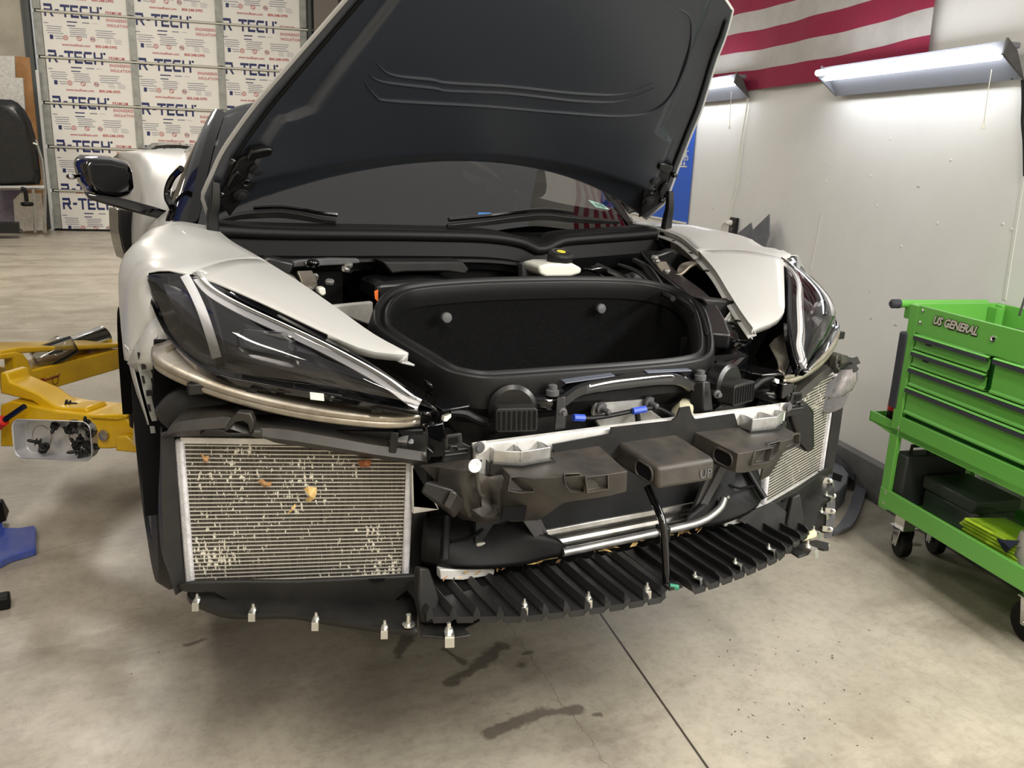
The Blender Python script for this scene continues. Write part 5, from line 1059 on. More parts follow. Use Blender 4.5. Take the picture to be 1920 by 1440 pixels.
# ================================================================ things on the right wall
LAMP_W = mat('white_enamel', (120,122,130), .4)
TUBE_E = mat('lit_tube', (255,255,255), .4, emit=8, ecol=(.94,.97,1.0))
_pc = UP(1537,143,MW*WL(1567,176,.025).dot(MW),MW); LN_, LZ_ = WALLN-_pc.dot(NW), _pc.z-WL(1567,176,.025).z
print('lamp near edge', LN_, LZ_)
def wall_lamp(m_near, length, zw, label):
    t = thing('shop_light', label, 'light', RM(WALLN-.12, m_near+length/2, zw+.06), 'strip lights on the right wall')
    a, b, c, d = (WALLN-.025, zw), (WALLN-.075, zw+.080), (WALLN-.115, zw+.115), (WALLN-LN_, zw+LZ_)
    sec = [a, b, c, d]; ms = [m_near+length*i/6 for i in range(7)]
    obj('reflector', M().grid([[RM(n, m, z) for n, z in sec] for m in ms]), LAMP_W, parent=t, solid=.003)
    for m in (m_near, m_near+length):
        obj('end_cap', M().prism([RM(n, m-.006, z) for n, z in ((WALLN-.02,zw-.004),(WALLN-.070,zw+.088),(WALLN-.115,zw+.125),(WALLN-LN_-.006,zw+LZ_+.002))], MW*.012), G_PLAST if m == m_near else LAMP_W, parent=t, bevel=.003)
    obj('ballast_housing', M().box(RM(WALLN-.075, m_near+length/2, zw+.105), (.06, length*.98, .02), Matrix.Rotation(-A13,3,'Z')), LAMP_W, parent=t, bevel=.004)
    for n, z in ((WALLN-.105, zw+.070), (WALLN-.150, zw+.088)): obj('lit_tube', M().rod(RM(n, m_near+.03, z), RM(n, m_near+length-.03, z), .013, 12), TUBE_E, parent=t, smooth=True)
    sc = M().lathe(RM(WALLN-.03, m_near+.04, zw+.004), (0,0,-1), [(.006,0),(.005,.003)], 8); obj('lamp_screw', sc, G_PLAST, parent=t)
    p = M().tube([RM(WALLN-.10, m_near+.06, zw+.03), RM(WALLN-.095, m_near+.065, zw-.04), RM(WALLN-.085, m_near+.07, zw-.145)], .0016, 5); pc = obj('pull_cord', p, WHITE_P, parent=t)
    obj('cord_bell', M().lathe(RM(WALLN-.085, m_near+.07, zw-.145), (0,0,-1), [(.003,0),(.005,.004),(.009,.018),(.002,.019)], 10), WHITE_P, parent=pc)
    return t
p1_ = WL(1916,153,.025); p2_ = WL(1567,176,.025); m1, m2 = p1_.dot(MW), p2_.dot(MW); zw = (p1_.z+p2_.z)/2
wall_lamp(m1, m2-m1, zw, 'lit strip light on the right wall beside the flag, nearer of two')
p3_ = WL(1404,183,.025); wall_lamp(p3_.dot(MW), m2-m1, p3_.z, 'lit strip light half hidden behind the raised bonnet')
def cord(pts, r, name, label, off=.012, m_=WHITE_P):
    return tag(obj(name, M().tube(cat([WL(x, y, off) for x, y in pts], 5), r, 8), m_, O=WL(*pts[0], off), smooth=True), label, 'cord')
cord(((1403,182),(1398,215),(1390,262),(1386,300),(1381,345),(1373,372),(1369,400),(1367,416),(1372,419)), .0045, 'power_cord', 'white flex running down the wall from the farther strip light to the outlet')
cord(((1371,419),(1360,417),(1354,424),(1352,436)), .006, 'plug_cord', 'white curved cord leaving the black outlet behind the far fender')
cord(((1917,150),(1918,190),(1917,230),(1920,270),(1921,330)), .005, 'power_cord', 'dark flex dropping from the nearer strip light at the right frame edge', m_=B_RUBBER)
ot = thing('outlet_strip', 'black outlet strip with a white plug on the right wall', 'outlet', WL(1372,424))
q = [WL(x, y, .022) for x, y in ((1369,407),(1380,409),(1376,441),(1365,437))]
obj('outlet_body', M().prism(q, NW*.02), B_PLAST, parent=ot, bevel=.002)
obj('socket', M().lathe(WL(1371,430,.0225), -NW, [(.017,0),(.015,.003),(.002,.002)], 18), G_PLAST, parent=ot, smooth=True)
obj('plug', M().lathe(WL(1371,418,.022), -NW, [(.016,0),(.016,.014),(.008,.03)], 16), WHITE_P, parent=ot, smooth=True)
# dark trim panels leaning on the wall behind the far fender
LN = (NW-ZZ*.234).normalized(); LP_ = RM(WALLN-.035, 0, -.27)
def lean(pts, extra, label, off):
    q = [UP(x, y, LP_-NW*off, LN) for x, y in pts]; q += [RM(WALLN-.035-off-.234*(z_+.27)*-1*-1 if False else WALLN-.035-off+.234*(z_+.27), m_, z_) for m_, z_ in extra]
    o = obj('trim_panel', M().plate(q, .006), mat('slate_plastic', (72,74,82), .5, rgb2=(92,94,100), nscale=12) if 'slate_plastic' not in bpy.data.materials else bpy.data.materials['slate_plastic'], O=RM(WALLN-.25, q[0].dot(MW), FL), bevel=.002)
    return tag(o, label, 'panel', 'dark plastic panels leaning on the right wall')
mA, mB = UP(1442,402,LP_,LN).dot(MW), UP(1376,442,LP_,LN).dot(MW)
lean(((1377,442),(1408,417),(1411,434),(1396,452)), ((mB-.25,FL+.004),(mB+.10,FL+.004)), 'dark plastic panel leaning by the outlet, shorter of the two', 0)
lean(((1392,455),(1410,432),(1442,401),(1442,440)), ((mA-.10,FL+.004),(mA+.35,FL+.004)), 'dark plastic panel with a tall pointed corner leaning on the wall', .02)
# ---- flag and banner ----------------------------------------------------------------------
def cloth(name, rgb): return mat(name, rgb, .85, noise=.12, nscale=14, bump=.25, bscale=40)
FR, FW, FBL = cloth('red_flag_cloth', (150,34,70)), cloth('white_flag_cloth', (190,187,184)), cloth('blue_flag_cloth', (40,44,96))
Rc = WL(1738.5,117,.02); Rt = WL(1744.6,0,.02)
hst = (WL(1739,68,.02)-WL(1738.5,117,.02)).length
fm_r = Rc.dot(MW); fl_len = 2.9; z0 = Rc.z
Lb = WL(1345,172,.02); slope = (Lb.z-z0)/(Lb.dot(MW)-fm_r)
fl_ = M(); NS = 13; NC = 60
def fpt(s, r_):
    m = fm_r+s*fl_len
    sag = slope*s*fl_len*(1 if s < .5 else 1)-.03*math.sin(math.pi*min(1, s*1.6))*.6
    return RM(WALLN-.02-.010*math.sin(s*23+r_*.5)-.006*math.sin(s*51), m, z0+hst*r_+sag)
for r_ in range(NS*3):
    b = len(fl_.v); fl_.v += [fpt(i/NC, r_/3) for i in range(NC+1)]+[fpt(i/NC, (r_+1)/3) for i in range(NC+1)]
    for i in range(NC):
        fl_.f.append([b+i, b+i+1, b+NC+2+i, b+NC+1+i]); st_ = r_//3; fl_.m.append(2 if (i > NC*.6 and st_ >= 6) else (0 if st_ % 2 == 0 else 1))
fg = tag(obj('flag', fl_, [FR, FW, FBL], O=RM(WALLN, fm_r+1, z0), smooth=True), 'striped red and white flag hung on the right wall above the lights', 'flag')
gr = M(); gr.lathe(WL(1735,112,.012), -NW, [(.012,0),(.012,.003),(.006,.003),(.006,.001)], 14); obj('grommet', gr, G_PLAST, parent=fg)
Bq = [WL(x, y, .012) for x, y in ((1306,240),(1287,421))]; bm1, bz = Bq[1].dot(MW), Bq[1].z
BAN = mat('blue_banner', (28,92,206), .45)
bn = tag(obj('banner', M().prism([RM(WALLN-.012,bm1,bz), RM(WALLN-.012,bm1+1.6,bz), RM(WALLN-.012,bm1+1.6,bz+1.0), RM(WALLN-.012,bm1,bz+1.0)], NW*.004), BAN, O=RM(WALLN,bm1+.8,bz)), 'blue banner with white lettering on the wall behind the far hinge', 'banner')
obj('banner_hem', M().box(RM(WALLN-.013, bm1+.8, bz+.006), (.003,1.6,.012), Matrix.Rotation(-A13,3,'Z')), WHITE_P, parent=bn)
lt = M()
def zq(x0, y0, x1, y1): 
    P_ = lambda x, y: WL(1220+x/6.86, 220+y/6.86, .0135)
    lt.add([P_(x0,y0), P_(x1,y0), P_(x1,y1), P_(x0,y1)], [(0,1,2,3)])
for a in ((425,428,488,440),(425,428,434,498),(440,428,449,498),(455,428,464,490),(415,488,470,498),(425,502,482,512),(472,502,482,545),(440,545,478,553),(425,520,433,560),(440,522,452,534),(395,560,404,615),(385,605,400,615),(365,625,466,641)): zq(*a)
lt.lathe(WL(1220+431/6.86,220+596/6.86,.0135), -NW, [(.012,0),(.001,.0005)], 14)
obj('banner_lettering', lt, WHITE_P, parent=bn)
# ---- loose bumper pieces on the floor by the kerb -------------------------------------------
SL = bpy.data.materials['slate_plastic']
def floorpiece(pts, label, th=.02):
    q = [U(x, y, 'z', FL+z_) for x, y, z_ in pts]
    return q
qa = [U(x, y, 'z', FL+.02) for x, y in ((1560,1000),(1590,985),(1612,950),(1630,900),(1636,884))]; qb = [U(x, y, 'z', FL+.02) for x, y in ((1566,1001),(1597,990),(1620,954),(1637,905),(1641,886))]
qc = cat([lerp(a, b, .5) for a, b in zip(qa, qb)], 6)
spl = thing('splitter_blade', 'long grey curved splitter blade lying on the floor by the kerb', 'trim piece', U(1610,950,'z',FL))
wd = [(U(1558,1000,'z',FL+.02)-U(1566,1001,'z',FL+.02)).length]
bl_o = cat([U(x, y, 'z', FL+.025) for x, y in ((1558,1004),(1578,998),(1600,985),(1616,950),(1628,905),(1632,884))], 6)
bl_i = cat([U(x, y, 'z', FL+.030) for x, y in ((1560,996),(1574,983),(1590,955),(1602,918),(1611,892),(1618,884))], 6)
obj('blade', M().grid([bl_o, [p+ZZ*.012 for p in bl_o], [p+ZZ*.006 for p in bl_i], [p-ZZ*.02 for p in bl_i]]), SL, parent=spl, solid=.005)
ar = [(1563,816),(1582,830),(1602,855),(1620,880),(1636,880)]
arm_o = cat([U(x, y, 'z', FL+.16-.03*i) for i, (x, y) in enumerate(((1566,816),(1582,823),(1602,848),(1620,872),(1634,878)))], 5)
arm_i = cat([U(x, y, 'z', FL+.16-.03*i) for i, (x, y) in enumerate(((1556,840),(1573,858),(1592,880),(1608,892),(1622,884)))], 5)
am = M().grid([[p-ZZ*.03 for p in arm_o], arm_o, [lerp(a, b, .25)-ZZ*.02 for a, b in zip(arm_o, arm_i)], [lerp(a, b, .75)-ZZ*.02 for a, b in zip(arm_o, arm_i)], arm_i, [p-ZZ*.03 for p in arm_i]])
tag(obj('valance_strip', am, SL, O=U(1590,900,'z',FL), solid=.004), 'grey channelled bumper strip leaning down to the curved blade', 'trim piece')
for (x, y) in ((1627,882),(1617,890)): obj('joint_clip', M().rod(U(x, y, 'z', FL+.06), U(x+5, y-2, 'z', FL+.062), .010, 10), B_PLAST, parent=spl)
hp = [U(x, y, 'z', FL+.10) for x, y in ((1555,845),(1575,865),(1592,888),(1588,905),(1575,918),(1560,926),(1550,925))]
hk = [U(x, y, 'z', FL+.102) for x, y in ((1562,885),(1580,892),(1576,903),(1560,897))]
hb_ = tag(obj('duct_plate', M().prism(hp, -ZZ*.09), mat('pale_slate_plastic', (98,100,106), .5), O=U(1570,900,'z',FL), bevel=.006), 'grey rounded duct plate on the floor behind the car corner', 'trim piece')
obj('plate_opening', M().add(hk, [(0,1,2,3)]), B_MATTE, parent=hb_)
# ================================================================ green tool cart
GREEN = mat('green_enamel', (104,178,76), .30, coat=.3); GRIP = mat('dark_drawer_pull', (52,54,62), .5)
n0, n1, mL, mR, zT, zB = 1.06, 1.42, 2.212, 1.43, -.434, -1.178
cart = thing('tool_cart', 'green rolling tool cart with drawers beside the right wall', 'tool cart', RM((n0+n1)/2, (mL+mR)/2, FL))
def CF(px, py, off=0): return UP(px, py, NW*(n0-off), NW)
RZ = Matrix.Rotation(-A13, 3, 'Z')
def cb(na, nb, ma, mb, za, zb): return M().box(RM((na+nb)/2, (ma+mb)/2, (za+zb)/2), (abs(nb-na), abs(mb-ma), abs(zb-za)), RZ)
zf = lambda px, py: CF(px, py).z
z_d1 = zf(1736,632); z_d2 = zf(1729,662); z_d3 = zf(1723,693); z_d4 = zf(1717,731); z_cb = zf(1708,783); z_op = zf(1692,822); z_s1 = zf(1672,923); z_s0 = zf(1667,957)
PW = .042
for nn, nm in ((n0, 'post'), (n1-.02, 'post')):
    for mm in (mL-PW, mR):
        pm_ = cb(nn, nn+.02, mm, mm+PW, zB, zT-.002); obj('post', pm_, GREEN, parent=cart, bevel=.003)
sc_ = M()
for (px, py) in ((1731,583),(1726,605),(1686,803),(1661,923),(1657,942)):
    c = CF(px, py, .001); obj('cart_bolt', M().lathe(c, -NW, [(.006,0),(.006,.002),(.002,.004)], 10), ZINC, parent=cart)
body = cb(n0+.02, n1-.015, mL-.012, mR+.012, z_op+.03, zT-.10); obj('cabinet', body, mat('green_inner', (30,104,38), .5), parent=cart)
obj('top_panel', cb(n0, n0+.012, mL-PW, mR+PW, z_d1+.004, zT), GREEN, parent=cart, bevel=.002)
obj('tray_side', cb(n0+.005, n1, mL-.010, mL, zT-.10, zT), GREEN, parent=cart, bevel=.002); obj('tray_side', cb(n0+.005, n1, mR, mR+.010, zT-.10, zT), GREEN, parent=cart, bevel=.002)
obj('tray_back', cb(n1-.01, n1, mL, mR, zT-.10, zT), GREEN, parent=cart, bevel=.002)
obj('tray_corner_post', cb(n1-.05, n1-.02, mL-.05, mL-.012, zT-.09, zT-.012), GREEN, parent=cart)
obj('lid_rod', M().rod(UP(1911,592,NW*(n1-.06),NW), UP(1926,545,NW*(n1-.06),NW), .004, 8), G_PLAST, parent=cart)
obj('mid_rail', cb(n0, n0+.015, mL-PW, mR+PW, z_op, z_cb-.012), GREEN, parent=cart, bevel=.003)
obj('mid_shelf', cb(n0, n1, mL, mR, z_op, z_op+.02), GREEN, parent=cart)
mD = CF(1850,700).dot(MW); mDr = CF(1862,690).dot(MW); me_ = mL-PW-.006; mr_ = mR+PW
def drawer(ma, mb, zb, zt, name='drawer', slots=False):
    h = zt-zb; d = obj(name, M().grid([[RM(n_, m_, z) for m_ in (ma, mb)] for n_, z in ((n0+.03, zt),(n0+.002, zt),(n0+.0,zt-.006),(n0+.006,zt-.010),(n0+.006,zb+.016),(n0+.0,zb+.010),(n0+.0,zb+.005),(n0+.03,zb+.004))]), GREEN, parent=cart)
    pu = M().grid([[RM(n_, m_, z) for m_ in (ma, mb+.004)] for n_, z in ((n0-.001,zt-.004),(n0-.008,zt-.006),(n0-.009,zt-.018),(n0+.004,zt-.020))]); obj('drawer_pull', pu, GRIP, parent=d, solid=.002)
    ed = M().grid([[RM(n_, m_, z) for m_ in (ma, mb)] for n_, z in ((n0-.001,zt),(n0-.008,zt-.004))]); obj('drawer_lip', ed, mat('green_edge', (120,196,96), .4) if 'green_edge' not in bpy.data.materials else bpy.data.materials['green_edge'], parent=d, solid=.0015)
    if slots: obj('drawer_latch', cb(n0-.004, n0+.004, ma-.075, ma-.055, zt-.026, zt-.021), GRIP, parent=d)
    return d
drawer(me_, mD, z_d2, z_d1, slots=True); drawer(me_, mD, z_d3, z_d2, slots=True); drawer(mDr, mr_, z_d3, z_d1)
drawer(me_, mr_, z_d4, z_d3); drawer(me_, mr_, z_cb, z_d4)
# maker's badge and lock
bg = CF(1747,600,.004); eb = (CF(1842,627,.004)-bg); eb.z = 0; ln_ = eb.length; eb = -MW; up_ = ZZ
hB = (CF(1749,597).z-CF(1747,606).z)*1.7
plm = M()
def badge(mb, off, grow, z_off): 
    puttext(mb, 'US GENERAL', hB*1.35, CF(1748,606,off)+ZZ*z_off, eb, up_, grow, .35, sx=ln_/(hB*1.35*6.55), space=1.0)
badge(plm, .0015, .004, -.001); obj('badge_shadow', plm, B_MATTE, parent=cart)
bt = M(); badge(bt, .004, .0016, 0); obj('badge_lettering', bt, mat('badge_chrome', (232,228,212), .22, .5), parent=cart)
obj('drawer_lock', M().lathe(CF(1863,635,.0), -NW, [(.010,0),(.010,.004),(.006,.005),(.004,.003)], 18), CHROME, parent=cart, smooth=True)
# grip pad on the post, side bin, push handle
gp = [CF(x, y, .010) for x, y in ((1711,626),(1725,631),(1698,776),(1685,768))]
obj('grip_pad', cb(n0-.006, n0+.10, mL-.012, mL+.028, CF(1690,772).z, CF(1715,628).z), GRIP, parent=cart, bevel=.008, seg=3)
zb1, zb2 = CF(1690,800).z, CF(1690,826).z
obj('side_bin', M().prism([RM(n0+.01,mL,zb1), RM(n0+.01,mL+.13,zb1+.004), RM(n0+.01,mL+.13,zb1-.03), RM(n0+.01,mL,zb2)], NW*.008).prism([RM(n1-.05,mL,zb1), RM(n1-.05,mL+.13,zb1+.004), RM(n1-.05,mL+.13,zb1-.03), RM(n1-.05,mL,zb2)], NW*.008).join(cb(n0+.01, n1-.05, mL, mL+.13, zb1-.034, zb1-.028)).join(cb(n0+.01, n1-.05, mL+.125, mL+.13, zb1-.03, zb1)), GREEN, parent=cart)
hz_ = zT-.012; obj('push_handle', M().rod(RM(n0-.005, mL+.055, hz_), RM(n1, mL+.055, hz_), .014, 14).join(cb(n0+.03, n0+.036, mL, mL+.06, hz_-.05, hz_)).join(cb(n1-.03, n1-.036, mL, mL+.06, hz_-.05, hz_)), GREEN, parent=cart, smooth=True)
obj('handle_cap', M().lathe(RM(n0-.035, mL+.055, hz_), NW, [(.010,0),(.016,.006),(.0165,.034)], 16), GRIP, parent=cart, smooth=True)
# lower tray and castors
obj('lower_rail', cb(n0-.002, n0+.012, mL, mR, z_s0, z_s1), GREEN, parent=cart, bevel=.003); obj('lower_rail', cb(n1-.012, n1, mL, mR, z_s0, z_s1), GREEN, parent=cart, bevel=.003)
obj('lower_shelf', cb(n0, n1, mL, mR, z_s0+.012, z_s0+.02), GREEN, parent=cart); obj('lower_end', cb(n0, n1, mL-.012, mL, z_s0, z_s1), GREEN, parent=cart)
def castor(n_, m_, r_, swivel, face):
    c = RM(n_, m_, FL+r_); ax = face
    w_ = obj('castor_wheel', M().lathe(c-ax*.018, ax, [(r_*.5,0),(r_*.93,.001),(r_,.006),(r_,.030),(r_*.93,.035),(r_*.5,.036)], 28), B_RUBBER, parent=cart, smooth=True)
    fk = M(); tv = ax.cross(ZZ)
    for s in (-1, 1): fk.prism([c+ax*.026*s+tv*-.012-ZZ*.01, c+ax*.026*s+tv*.012-ZZ*.01, c+ax*.026*s+tv*.030+ZZ*(r_+.012), c+ax*.026*s-tv*.030+ZZ*(r_+.012)], ax*.003*s)
    fk.box(c+ZZ*(r_+.012), (.07,.07,.006), RZ)
    obj('castor_fork', fk, CHROME, parent=cart, bevel=.002)
    obj('castor_axle', M().rod(c-ax*.034, c+ax*.034, .007, 10), ZINC, parent=cart, smooth=True)
    if swivel: obj('brake_lever', M().plate([c+ax*.03+ZZ*.0, c+ax*.075-ZZ*.004, c+ax*.075-ZZ*.012, c+ax*.03-ZZ*.012], .012), ZINC, parent=cart)
    obj('castor_plate', M().box(RM(n_, m_, (zB+FL+2*r_+.016)/2), (.05,.05,max(.01, zB-(FL+2*r_+.01))), RZ), ZINC, parent=cart)
cw1 = U(1680,1037,'z',FL); n_c, m_c = cw1.dot(NW), cw1.dot(MW)
dF = (NW*.97-MW*.25).normalized()
castor(n_c, m_c-.02, .052, True, dF); castor(n1-.09, m_c-.02, .052, True, dF)
cw2 = U(1906,1193,'z',FL); castor(cw2.dot(NW)+.01, cw2.dot(MW)-.03, .066, False, NW); castor(n1-.09, cw2.dot(MW)-.03, .066, False, NW)
# things on the cart
zs = z_s0+.02
def cf2(px, py, n_): return UP(px, py, NW*n_, NW)
cs_zt = -.957
bc = thing('tool_case', 'black upright tool case at the far end of the cart lower shelf', 'case', RM(1.20, 2.15, zs))
obj('case_body', cb(1.075, 1.335, 2.125, 2.19, zs+.001, cs_zt), mat('black_case', (38,40,42), .55, bump=.2, bscale=300), parent=bc, bevel=.008)
obj('case_handle', M().tube([RM(n_, 2.155, z_) for n_, z_ in ((1.114,cs_zt-.004),(1.114,-.931),(1.186,-.931),(1.186,cs_zt-.004))], .007, 8), B_PLAST, parent=bc)
bx = thing('storage_box', 'dark grey box with a green sheened lid in front of the case', 'box', RM(1.20, 1.95, zs))
ma_, mb_, zt_ = 2.105, 1.880, -1.026
DGB = mat('dark_green_box', (52,58,58), .45, rgb2=(66,74,66), nscale=9)
obj('box_base', cb(1.152, 1.325, ma_, mb_, zs+.001, zs+(zt_-zs)*.62), DGB, parent=bx, bevel=.006); obj('box_lid', cb(1.146, 1.33, ma_+.008, mb_-.008, zs+(zt_-zs)*.62+.002, zt_), DGB, parent=bx, bevel=.006)
vs_m1, vs_m2 = 1.845, 1.64; vz = cf2(1815,966,1.10).z
HV = mat('hi_vis_cloth', (190,222,50), .8, rgb2=(160,200,40), nscale=20)
vt = thing('hi_vis_vests', 'stack of folded yellow-green safety vests in a clear bag', 'vest', RM(1.16, (vs_m1+vs_m2)/2, zs))
nl = 7
for k in range(nl):
    z_a = zs+.003+(vz-zs-.006)*k/nl; th_ = (vz-zs-.006)/nl*.92; sh_ = .012*math.sin(k*1.9)
    pts = [RM(1.085+sh_*.3, vs_m1+.01+sh_, z_a), RM(1.22, vs_m1-.015+sh_, z_a), RM(1.22, vs_m2+.01, z_a+.004), RM(1.09, vs_m2-.01+sh_, z_a)]
    obj('folded_vest', M().prism(pts, ZZ*th_), HV, parent=vt, bevel=.006, seg=3)
obj('navy_trim', M().plate([cf2(x, y, 1.082) for x, y in ((1868,1010),(1882,1012),(1911,1014),(1885,1036),(1878,1026))], .004), mat('navy_cloth', (40,46,74), .7), parent=vt)
bgm = M().grid([[RM(n_, m_, z_) for m_ in [lerp(vs_m1+.03, vs_m2-.02, i/8) for i in range(9)]] for n_, z_ in ((1.076,zs+.01),(1.078,vz-.02),(1.10,vz+.012),(1.16,vz+.014),(1.225,vz+.004))])
for i, p in enumerate(bgm.v): p.z += .006*math.sin(i*2.3); p.x += .003*math.sin(i*1.7)
obj('clear_bag', bgm, glassmat('clear_film', (.93,.95,.93), .12, 1.25), parent=vt, smooth=True)
tag(obj('cloth_roll', M().lathe(cf2(1927,1030,1.12), ZZ, [(.001,-.055),(.026,-.05),(.032,-.02),(.032,.03),(.028,.05),(.001,.055)], 18), mat('grey_cloth', (150,148,142), .9, bump=.5, bscale=200), O=RM(1.13,1.5,zs), smooth=True), 'grey rolled cloth beside the safety vests at the frame edge', 'cloth')
sp1 = cf2(1683,790,1.10); spc = thing('spray_can', 'red spray can with a white cap standing in the cart side bin', 'can', RM(sp1.dot(NW), mL+.07, zb1-.026))
zc0 = zb1-.026; can_c = RM(1.12, mL+.062, 0)
obj('can_body', M().lathe(V((can_c.x,can_c.y,zc0)), ZZ, [(.026,0),(.027,.004),(.027,.085),(.024,.095)], 20), mat('black_can', (30,28,30), .3, .4), parent=spc, smooth=True)
obj('can_band', M().lathe(V((can_c.x,can_c.y,zc0+.05)), ZZ, [(.0275,0),(.0275,.034)], 20), mat('red_can', (190,34,40), .3), parent=spc, smooth=True)
obj('can_cap', M().lathe(V((can_c.x,can_c.y,zc0+.095)), ZZ, [(.022,0),(.022,.012),(.010,.016),(.009,.026)], 20), WHITE_P, parent=spc, smooth=True)
for (a, b_, c_, lab_) in (((1868,603),(1886,609),((40,40,44),),'dark foil packet lying in the cart top tray, leftmost'), ((1886,606),(1920,616),((232,160,70),),'orange and black packet lying in the cart top tray'), ((1921,613),(1945,622),((190,190,196),),'silver packet lying in the cart top tray at the frame edge')):
    mm_ = sorted((cf2(a[0], a[1], n0+.05).dot(MW)-.002, cf2(b_[0], a[1], n0+.05).dot(MW)+.002)); na_ = n0+.03
    pk = obj('parts_packet', cb(na_, na_+.10, mm_[0], mm_[1], zT-.099, zT-.022), mat('packet_'+lab_.split()[0], c_[0], .4), O=RM(na_+.05, sum(mm_)/2, zT-.1), bevel=.004)
    tag(pk, lab_, 'packet', 'packets in the cart tray')
    if 'orange' in lab_: obj('packet_stripe', cb(na_+.0, na_+.10, lerp(mm_[0],mm_[1],.35), lerp(mm_[0],mm_[1],.5), zT-.0222, zT-.0212), B_MATTE, parent=pk)
# ================================================================ lift, left of the car
YEL = mat('yellow_enamel', (226,182,10), .28, coat=.3, rgb2=(206,160,10), nscale=6); BLU = mat('blue_enamel', (40,70,170), .30, coat=.3, rgb2=(84,98,160), nscale=7)
lift = thing('two_post_lift', 'blue and yellow vehicle lift whose arms reach under the car', 'vehicle lift', (-1.6,3.4,FL))
obj('column', M().box(P3(-1.72,3.45,.6), (.34,.36,3.96)), BLU, parent=lift, bevel=.01)
obj('carriage', M().box(P3(-1.47,3.50,-.80), (.22,.46,.50)), mat('periwinkle_enamel', (96,108,190), .35), parent=lift, bevel=.02)
bp = [U(x, y, 'z', FL+.028) for x, y in ((8,988),(35,989),(65,984),(68,990),(67,1027),(45,1034),(20,1041),(0,1052))]+[P3(-1.45,3.0,FL+.028), P3(-1.9,3.0,FL+.028), P3(-1.9,3.75,FL+.028), P3(-1.35,3.75,FL+.028)]
obj('base_plate', M().prism(bp, -ZZ*.028), BLU, parent=lift, bevel=.005)
AP, AN = P3(-.75,2.95,0), P3(-.5,-.58,0).normalized()
def A_(px, py, off=0): return UP(px, py, AP+AN*off, AN)
def armpart(name, pts, th, off=0, m_=YEL, bev=.006): return obj(name, M().plate([A_(x, y, off) for x, y in pts], th), m_, parent=lift, bevel=bev)
armpart('front_arm', ((0,760),(20,752),(110,772),(165,777),(232,780),(250,800),(268,818),(258,838),(200,842),(150,840),(0,838)), .16)
armpart('arm_extension', ((225,778),(285,782),(330,785),(330,842),(285,838),(240,838)), .13, -.015)
armpart('arm_flange', ((166,778),(232,776),(238,783),(222,789),(170,786)), .17, .006)
armpart('arm_block', ((216,820),(236,817),(262,838),(258,850),(216,846)), .03, .03)
armpart('arm_yoke', ((0,698),(12,700),(18,716),(70,738),(105,762),(125,765),(160,765),(166,774),(150,781),(100,779),(60,752),(0,738)), .10, -.02)
obj('arm_bolt', M().lathe(A_(195,816,.002), AN, [(.02,0),(.018,.008),(.006,.012)], 12), STEEL, parent=lift, smooth=True)
BP, BN = P3(-.72,4.25,0), P3(.6,-.53,0).normalized()
def B_(px, py, off=0): return UP(px, py, BP+BN*off, BN)
def armb(name, pts, th, off=0, m_=YEL, bev=.006): return obj(name, M().plate([B_(x, y, off) for x, y in pts], th), m_, parent=lift, bevel=bev)
armb('rear_arm', ((59,694),(110,682),(180,665),(252,648),(300,640),(300,668),(252,684),(180,705),(110,726),(62,741)), .16)
armb('arm_strap', ((0,658),(40,651),(110,649),(225,645),(232,648),(228,652),(110,658),(35,663),(0,668)), .20, .0)
armb('arm_elbow', ((0,664),(30,660),(44,663),(54,676),(62,700),(62,742),(50,735),(30,715),(26,672),(0,674)), .05, .01)
cq = [B_(x, y, .004) for x, y in ((69,713),(112,699),(112,706),(70,719))]
ct_ = obj('caution_label', M().add(cq, [(0,1,2,3)]), mat('brown_red_label', (150,52,30), .5), parent=lift)
ctm = M(); ex_ = (cq[1]-cq[0]).normalized(); ey_ = ex_.cross(BN)*-1; ey_ = ey_ if ey_.z > 0 else -ey_
puttext(ctm, 'CAUTION', (cq[0]-cq[3]).length*1.2, cq[3]+ex_*.035+ey_*.008+BN*.003, ex_, ey_, .0012, sx=1.05); obj('caution_lettering', ctm, mat('yellow_label_ink', (226,190,60), .5), parent=ct_)
rgm = M(); c_ = B_(104,713,.005); rgm.grid([[c_+(ex_*math.cos(2*math.pi*i/20)+ey_*math.sin(2*math.pi*i/20))*r_ for i in range(20)] for r_ in (.018,.015)], 0, True); obj('label_symbol', rgm, mat('dark_label_ink', (70,30,20), .5), parent=ct_)
for xx, yy in ((-.80,2.99),(-.77,4.2)): obj('lift_pad', M().lathe(P3(xx, yy, -.93), ZZ, [(.07,0),(.07,.05),(.06,.064)], 24), B_RUBBER, parent=lift, smooth=True)
# floor bits at the left edge
tag(obj('rubber_block', M().hexa([U(x, y, 'z', FL+.03) for x, y in ((-12,985),(12,977),(18,958),(-12,962))], [U(x, y, 'z', FL+.11) for x, y in ((-12,950),(4,942),(6,935),(-12,935))]), B_RUBBER, O=U(0,975,'z',FL), bevel=.004), 'black rubber block standing on the blue lift foot', 'block')
tag(obj('rubber_stop', M().box(U(-2,1128,'z',FL+.02), (.06,.05,.04)), B_RUBBER, O=U(-2,1128,'z',FL), bevel=.006), 'small black rubber stop on the floor at the left frame edge', 'block')
tag(obj('pry_bar', M().rod(A_(46,762,.05), A_(8,788,.05), .010, 10), B_GLOSS, O=A_(8,788,.05), smooth=True), 'black rod with a red end resting on the near yellow arm', 'tool')
rdh = obj('tool_handle', M().lathe(A_(9,787,.05), (A_(0,793,.05)-A_(9,787,.05)), [(.010,0),(.020,.006),(.022,.04),(.02,.06)], 12), mat('red_handle', (206,40,30), .4), parent=bpy.data.objects['pry_bar'], smooth=True)
